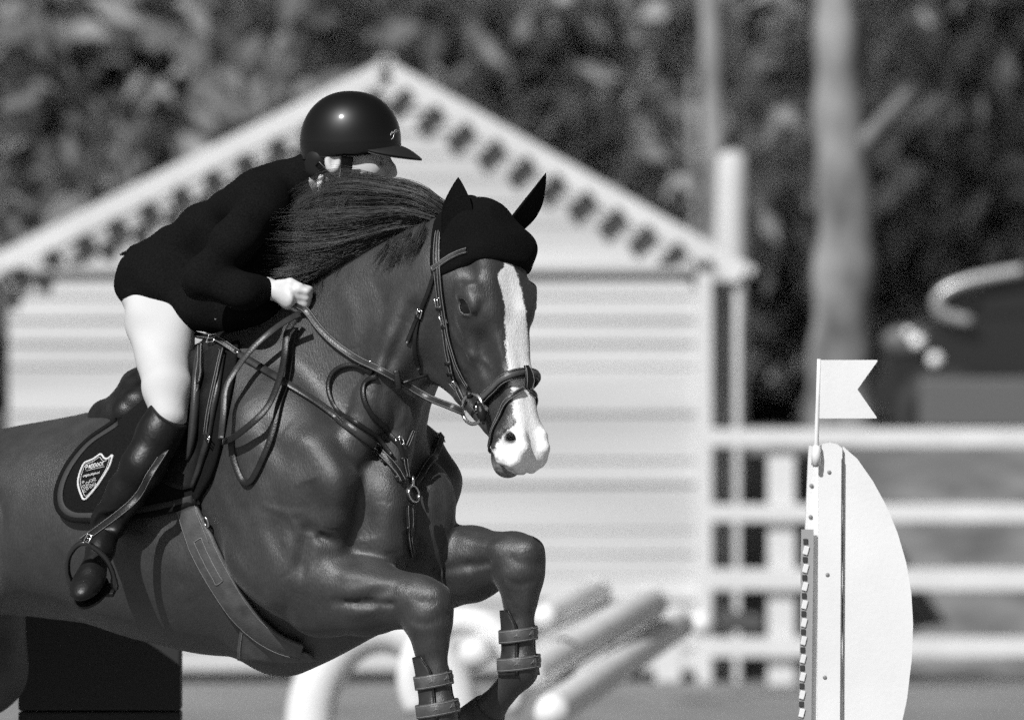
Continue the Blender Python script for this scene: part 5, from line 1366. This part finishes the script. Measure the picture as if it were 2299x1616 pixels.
def build_body():
    g = SDF(axis_grid((-1.15, -.45, .010), (-.45, .02, .0045)), axis_grid((-.46, -.21, .008), (-.21, .21, .0055), (.21, .46, .008)), axis_grid((1.05, 1.75, .010), (1.75, 2.48, .0045)))
    # torso, legs and arms, slimmer than the clothes
    g.chain([pelv, chestP], [.085, .09], k=.03, sq=((0, 1, 0), 1.35)); g.cone(chestP, neckP, .07, .05, k=.05)
    for m_, kk in ((lambda v: v, 1), (mir, -1)):
        g.chain([m_(hipJ), m_(PB(347, 720, .155)), m_(PB(366, 800, .19)), m_(PB(376, 870, (thighM.y+kneeJ.y)/2+.01)), m_(kneeJ)], [.05, .046, .044, .036, .030], k=.02); g.chain([m_(kneeJ), m_(shinJ), m_(ankJ)], [.028, .026, .010], k=.02)
        g.chain([m_(ankJ), m_(ballJ)], [.010, .010], k=.01)
    g.chain([shN, elN, wrN], [.042, .032, .022], k=.03); g.chain([shF, elF, wrF], [.042, .032, .022], k=.03)
    g.cone(shN, chestP, .045, .06, k=.04); g.cone(shF, chestP, .045, .06, k=.04)
    hand(g, wrN, (PB(668, 672, .135)-wrN), Vector((.45, -1, .1))); hand(g, wrF, (PB(790, 665, -.085)-wrF), Vector((.25, 1, 0)))
    # neck and head (profile to the right)
    g.chain([neckP, hd(730, 390, .01), hd(758, 360)], [.058, .052, .050], k=.04)
    Fw = w2bdir(Vector((.985, -.17, -.06)).normalized()); Lt = w2bdir(Vector((-.17, -.985, 0)).normalized()); Up = w2bdir(Vector((.06, 0, 1)).normalized())
    c = hd(784, 325); 
    g.ell(c, (.098, .076, .100), [Fw, Lt, Up], k=.03)                                           # skull
    A = lambda f, u, l=0: c+Fw*f+Up*u+Lt*l
    g.ell(A(.046, -.062), (.052, .056, .062), [Fw, Lt, Up], k=.04)                               # face
    for sg in (1, -1):
        g.chain([A(-.005, -.075, .050*sg), A(.045, -.120, .034*sg), A(.078, -.128, .012*sg)], [.022, .022, .018], k=.03)    # jaw
        g.ell(A(.062, -.058, .038*sg), (.026, .020, .022), [Fw, Lt, Up], k=.025)                   # cheek bone
        g.ell(A(.084, -.034, .032*sg), (.016, .016, .012), [Fw, Lt, Up], k=.014, mode='sub')       # eye hollow
        g.ell(A(.076, -.034, .031*sg), (.013, .013, .013), [Fw, Lt, Up], k=.004)                   # eyeball under the lid
        # ear
        e = A(-.024, -.044, .080*sg)
        g.ell(e, (.022, .010, .034), [Fw, Lt, Up], k=.006); g.ell(e+Lt*(.008*sg)+Fw*.004, (.011, .006, .019), [Fw, Lt, Up], k=.006, mode='sub')
    g.chain([A(.100, -.030), A(.112, -.052), A(.118, -.066)], [.008, .009, .011], k=.014)         # nose
    g.ell(A(.108, -.068, .010), (.010, .008, .008), [Fw, Lt, Up], k=.008); g.ell(A(.108, -.068, -.010), (.010, .008, .008), [Fw, Lt, Up], k=.008)
    g.ell(A(.098, -.088), (.012, .022, .006), [Fw, Lt, Up], k=.010); g.ell(A(.096, -.098), (.012, .020, .007), [Fw, Lt, Up], k=.010)   # lips
    g.ell(A(.088, -.122), (.018, .022, .016), [Fw, Lt, Up], k=.02)                                # chin
    V, F = largest(*g.mesh(smooth=1)); mesh_obj('body', B2Wn(V), F[:, ::-1].copy(), M_skin, rider, True)
    return c, Fw, Lt, Up
hc, hFw, hLt, hUp = build_body()
def build_jacket():
    g = SDF(axis_grid((-1.12, -.10, .007)), axis_grid((-.42, .42, .007)), axis_grid((1.70, 2.40, .007)))
    lat = (0, 1, 0)
    g.chain([PB(655, 440, 0), PB(585, 470, 0), PB(500, 528, 0), PB(430, 590, 0), PB(400, 630, 0)], [.062, .080, .088, .094, .100], k=.03, sq=(lat, 1.75))
    g.chain([shN, PB(640, 420, .06)], [.058, .045], k=.06); g.chain([shF, PB(720, 415, -.06)], [.058, .045], k=.06)
    g.chain([shN, PB(520, 550, .235), elN], [.062, .056, .050], k=.035); g.chain([elN, PB(545, 655, .235), wrN+Vector((-.01, 0, 0))], [.050, .045, .034], k=.02)
    g.chain([shF, PB(680, 530, -.21), elF, wrF], [.062, .056, .050, .036], k=.03)
    # chest, open front and skirts
    g.ell(PB(590, 590, 0), (.16, .15, .13), k=.05)
    g.chain([PB(470, 690, .10), PB(540, 705, .08), PB(610, 700, .05)], [.062, .060, .05], k=.05); g.chain([PB(570, 450, .10), PB(600, 440, .05)], [.07, .07], k=.05)
    for sg in (1, -1):
        g.chain([PB(395, 640, .13*sg), PB(430, 690, .15*sg), PB(490, 705, .10*sg)], [.062, .050, .045], k=.05, sq=(lat, .8))
        g.ell(PB(395, 640, .10*sg), (.10, .085, .080), k=.04)
        g.ell(PB(362 if sg > 0 else 480, 628, .090*sg), (.118, .105, .088), k=.04); g.ell(PB(375 if sg > 0 else 480, 655, .110*sg), (.105, .095, .062), k=.03)
    g.chain([PB(400, 540, .02), PB(340, 556, .02), PB(300, 564, .02), PB(270, 572, .02)], [.04, .022, .012, .004], k=.008)    # vent lifted at the back
    # lower hem: cut along a slanting plane
    g.chain([PB(660, 410, .0), PB(705, 398, 0), PB(728, 388, 0)], [.066, .066, .060], k=.03)                              # collar
    sl, X, Y, Z = g.block(np.array([-2, -1, 1.]), np.array([1, 1, 3.]), 0)
    V, F = g.mesh(smooth=2); V, F = largest(V, F)
    N = vnormals(V, F)
    fold = np.sin(V[:, 0]*38+V[:, 2]*55+fbm(V, 9, 2)*3)*.5+fbm(V, 22, 2)
    V = V+N*(fold*.0055)[:, None]
    mesh_obj('jacket', B2Wn(V), F[:, ::-1].copy(), M_jacket, rider, True)
    # sleeve cuffs of the shirt, buttons
build_jacket()
def build_breeches():
    g = SDF(axis_grid((-1.12, -.30, .006)), axis_grid((-.42, .42, .006)), axis_grid((1.45, 2.06, .006)))
    for m_, sg in ((lambda v: v, 1), (mir, -1)):
        q = lambda x, y, b: m_(PB(x, y, b))
        g.chain([m_(hipJ), q(347, 720, .155), q(366, 800, .19), q(376, 870, (thighM.y+kneeJ.y)/2+.01), m_(kneeJ)], [.076, .073, .068, .060, .047], k=.05)
        g.ell(q(392, 740, .16), (.05, .045, .07), k=.05)
        g.ell(q(352, 640, .085), (.10, .085, .085), k=.05)
    g.ell(PB(425, 650, 0), (.10, .15, .09), k=.05)
    V, F = largest(*g.mesh(smooth=2)); N = vnormals(V, F)
    V = V+N*((np.sin(V[:, 2]*70+V[:, 0]*30+fbm(V, 10, 2)*3)*.4+fbm(V, 18, 2)*.6)*.0024)[:, None]
    o = mesh_obj('breeches', B2Wn(V), F[:, ::-1].copy(), M_breech, rider, True)
build_breeches()
def build_boot(m_, near_side):
    pts = [m_(q) for q in (kneeJ, shinJ, ankJ, ballJ, heelJ)]
    A = np.array([list(q) for q in pts]); lo, hi = A.min(0)-.12, A.max(0)+.12
    g = SDF(*[axis_grid((l, h, .0045)) for l, h in zip(lo, hi)]); kn, sh, an, ba, he = pts
    ax = (sh-kn).normalized(); g.chain([kn-ax*.012, kn+(sh-kn)*.35, sh, sh+(an-sh)*.5, an], [.055, .056, .055, .048, .040], k=.02)
    td = toeD if near_side else mir(toeD)
    g.chain([an, he+Vector((0, 0, .02))], [.036, .032], k=.03); g.chain([an+td*.01-Vector((0, 0, .01)), an+td*.07-Vector((0, 0, .035)), ba], [.036, .033, .031], k=.02)
    up2 = Vector((0, 0, 1)); up2 = (up2-td*td.z).normalized(); lt = td.cross(up2)
    g.ell(ba+td*.030-up2*.002, (.072, .042, .027), [td, lt, up2], k=.02)
    for i in range(5):                              # creases at the ankle
        c = an+(sh-an)*(.02+.055*i); g.cone(c+td*.045-lt*.03, c+td*.045+lt*.03, .006, .006, k=.016, mode='sub')
    # slanting top edge: high at the outside back, dipping under the knee
    sl, X, Y, Z = g.block(lo-1, hi+1, 0)
    pn = np.array([.35*1.0, 0, -1.0]); pn /= np.linalg.norm(pn); bk = kn+Vector((0, 0, .015))
    cut = -((X-bk.x)*(-.62)+(Y-bk.y)*0+(Z-bk.z)*(-.78))
    g.D = np.maximum(g.D, cut)
    V, F = largest(*g.mesh(smooth=2)); N = vnormals(V, F); V = V+N*(fbm(V, 30, 2)*.0007)[:, None]
    b = mesh_obj('boot', B2Wn(V), F[:, ::-1].copy(), M_boot, rider, True)
    sole = MB(); bw = B2W(*(ba-up2*.034+td*.02)); d_ = B2W(*(ba+td))-B2W(*ba); u_ = B2W(*(ba+up2))-B2W(*ba); l_ = B2W(*(ba+lt))-B2W(*ba)
    poly = [bw+d_*(.072*math.cos(t))+l_*(.042*math.sin(t)) for t in np.linspace(0, 2*math.pi, 20, endpoint=False)]
    sole.prism(poly, -u_*.007).build('sole', M_leather, b, False)
    return pts, b
leg_w, boot_near = build_boot(lambda v: v, True); build_boot(mir, False)
# stirrups (hang from the saddle)
def stirrup(m_, tdm, label):
    ba = m_(ballJ); td = tdm; up2 = Vector((0, 0, 1)); up2 = (up2-td*td.z).normalized(); lt = td.cross(up2)
    o0 = Vector(B2W(*ba)); d_ = B2W(*(ba+td))-o0; u_ = B2W(*(ba+up2))-o0; l_ = B2W(*(ba+lt))-o0
    w = .056; mb = MB(); c = o0-u_*.040
    arch = [c-l_*w, c-l_*(w+.004)+u_*.05, c-l_*(w*.86)+u_*.095, c-l_*(w*.40)+u_*.128, c+u_*.138, c+l_*(w*.40)+u_*.128, c+l_*(w*.86)+u_*.095, c+l_*(w+.004)+u_*.05, c+l_*w]
    mb.tube(spline(arch, 40), [.0095]*4+[.0070]*32+[.0095]*4, 10); 
    mb.build('stirrup_iron', mat('dark_steel', .10, .22, .5, metal=.9), saddle, True)
    MB().box(c-u_*.004, (.116, .050, .012), Matrix((l_.normalized(), d_.normalized(), u_.normalized())).transposed(), .003).build('stirrup_tread', M_leather, saddle)
    top = c+u_*.138
    return top, l_, d_
top_n, l_n, d_n = stirrup(lambda v: v, toeD, '')
top_f, _, _ = stirrup(mir, mir(toeD), '')
k_n = Vector(B2W(*kneeJ)); out_n = -hitf(300, 1080)[1]
lw = lambda px, py, c, r: P(px, py, B2W(*c).y-r)
lead = [lw(374, 1010, kneeJ, .045), lw(338, 1066, shinJ, .075), lw(300, 1126, (shinJ+ankJ)/2, .070), lw(262, 1188, ankJ, .062), top_n]
strap('stirrup_leather', lin(lead[:3]+[top_n+Vector((0, -.004, .006))], 20), [hitf(310, 1100)[1]]*20, .022, .005, M_leather, saddle, (-.42, .42))
buckle(0, 0, .5, (.007, .010), saddle, top_n+Vector((.012, -.012, .012)), Vector((-.3, -.9, .3)).normalized())
b0 = Vector(B2W(*mir(W2B(lead[0])))); strap('stirrup_leather', lin([b0, b0+(top_f-b0)*.5, top_f], 16), [Vector((.5, .6, 0)).normalized()]*16, .022, .005, M_leather, saddle)
# spur and boot-top strap
sp = Vector(B2W(*(ankJ+Vector((0, 0, -.015))))); dT = B2W(*(ankJ+toeD))-B2W(*ankJ); lT = Vector((-sT*0-cT, -sT, 0))
MB().torus(sp-dT*.005, dT, lT, .050, .044, .004, 30, 6).build('spur_strap', M_leather, boot_near, True)
# ---------------------------------------------------------------- helmet
def build_helmet():
    hw = Vector(B2W(*hc)); F = (B2W(*(hc+hFw))-hw).normalized(); L = (B2W(*(hc+hLt))-hw).normalized(); U = (B2W(*(hc+hUp))-hw).normalized()
    c = P(788, 318, HDEP); vs = []; fs = []; nu, nv = 48, 26
    def pt(th, t, inset=0.0):
        # th round the head (0 = front), t 0 top .. 1 rim
        ph = t*math.radians(118); ct, st_ = math.cos(th), math.sin(th)
        r = Vector((.128*(1.0 if ct > 0 else 1.02), .099, .128))
        rim_h = -.037+.022*max(0, ct)**2-.018*max(0, -ct)
        z = math.cos(ph)*r.z; rad = math.sin(min(ph, math.pi/2+.35))**.9
        x, y = ct*r.x*rad, st_*r.y*rad
        if z < rim_h: z = rim_h
        return c+F*(x*(1-inset))+L*(y*(1-inset))+U*(z-inset*.02)
    for i in range(nv+1):
        for j in range(nu): vs.append(pt(2*math.pi*j/nu, max(i/nv, .001)))
    n0 = len(vs)
    for j in range(nu): vs.append(pt(2*math.pi*j/nu, 1.0, .10))
    for j in range(nu): vs.append(pt(2*math.pi*j/nu, .62, .12))
    for i in range(nv):
        for j in range(nu): fs.append((i*nu+j, i*nu+(j+1) % nu, (i+1)*nu+(j+1) % nu, (i+1)*nu+j))
    for j in range(nu):
        fs.append((nv*nu+j, nv*nu+(j+1) % nu, n0+(j+1) % nu, n0+j)); fs.append((n0+j, n0+(j+1) % nu, n0+nu+(j+1) % nu, n0+nu+j))
    h = mesh_obj('helmet', vs, fs, M_helmet, rider, True)
    # peak
    pv = []; pf = []; a_n, b_n = 24, 8
    for i in range(a_n+1):
        th = math.radians(-62+124*i/a_n)
        for j in range(b_n+1):
            t = j/b_n; e = pt(th, .92); ext = .062*math.cos(th*1.42)**.7 if abs(th) < 1.09 else 0
            q = e+(F*math.cos(th*.5)+L*math.sin(th*.5))*(ext*t)+U*(.014-ext*(.22*t+.30*t*t)); pv.append(q)
    m_ = len(pv); pv += [q-U*.005 for q in pv]
    for i in range(a_n):
        for j in range(b_n):
            a = i*(b_n+1)+j; pf += [(a, a+1, a+b_n+2, a+b_n+1), (m_+a+b_n+1, m_+a+b_n+2, m_+a+1, m_+a)]
    for i in range(a_n): a = i*(b_n+1)+b_n; pf.append((a, a+b_n+1, m_+a+b_n+1, m_+a))
    mesh_obj('peak', pv, pf, mat('helmet_peak', .012, .55, .4), h, True)
    # harness straps
    def fs_(px, py, o): return P(px, py, HDEP-.078-o)
    strap('harness_strap', lin([fs_(780, 352, .022), fs_(778, 375, .012), fs_(776, 398, .004), fs_(790, 425, -.01)], 14), [Vector((0, -1, 0))]*14, [.030]*5+[.026]*9, .004, M_cloth, h)
    strap('harness_strap', lin([fs_(712, 368, .010), fs_(728, 384, .008), fs_(744, 398, .004), fs_(775, 420, -.005)], 14), [Vector((0, -1, 0))]*14, .014, .004, M_cloth, h, (-.5,))
    # maker's mark on the front: script flourish
    BV = BVHTree.FromPolygons([tuple(q) for q in vs], fs)
    def hh(px, py):
        d = (P(px, py, 0)-CAMP).normalized(); l_, n_, i_, s_ = BV.ray_cast(CAMP, d)
        return (l_-d*.0012) if l_ is not None else P(px, py, HDEP-.05)
    mb = MB(); sc = 2296/340
    for ln in ([(1465, 770), (1475, 740), (1490, 715), (1505, 725), (1500, 745)], [(1500, 745), (1515, 720), (1530, 700), (1540, 715), (1525, 740), (1510, 780), (1500, 815), (1480, 830)],
               [(1530, 700), (1550, 685), (1565, 700), (1550, 720), (1560, 735)], [(1560, 735), (1580, 700), (1590, 730)]):
        mb.tube([hh(660+x/sc, 190+y/sc) for x, y, *_ in spline([(a, b, 0) for a, b in ln], 14)], .0010, 5)
    mb.build('script_mark', mat('silver_mark', .55, .4, .5, metal=.6), h, True)
    mb = MB()
    for (x, y, w_, h_) in ((896.5, 328, 2.0, 9), (900.0, 328, 1.2, 9)):
        mb.tube([hh(x, y-h_/2), hh(x, y+h_/2)], .0012, 6)
    mb.build('badge', mat('silver_mark', .5), h, True)
    return h
helmet = build_helmet()
# hair pulled back under the helmet and netted at the nape
def build_hair():
    a0 = np.array(hd(705, 380)); g = SDF(*[axis_grid((c-.12, c+.12, .005)) for c in a0])
    g.chain([hd(732, 345, .0), hd(728, 372, .0), hd(730, 392, .01)], [.052, .048, .036], k=.03); g.chain([hd(722, 355, -.035), hd(716, 382, -.03)], [.035, .028], k=.02); g.chain([hd(722, 355, .04), hd(716, 382, .03)], [.035, .028], k=.02)
    V, F = largest(*g.mesh(smooth=2)); mesh_obj('hair', B2Wn(V), F[:, ::-1].copy(), mat('dark_hair', .010, .6, .3), rider, True)
build_hair()
# collar of the shirt at the neck, cuff at the wrist, a button
MB().tube([P(722, 392, HDEP-.050), P(718, 410, HDEP-.060), P(716, 430, HDEP-.075)], [.006, .008, .005], 8).build('shirt_collar', M_shirt, rider, True)
wv = (B2W(*PB(668, 672, .135))-B2W(*wrN)).normalized()
MB().tube([Vector(B2W(*wrN))-wv*.010, Vector(B2W(*wrN))+wv*.004], [.0275, .0265], 18).build('shirt_cuff', M_shirt, rider, True)
MB().ellipsoid(P(484, 716, B2W(*PB(484, 716, .19)).y), (.003, .002, .003)).build('button', M_steel, rider, True)
print('script done', round(time.time()-T0,1))
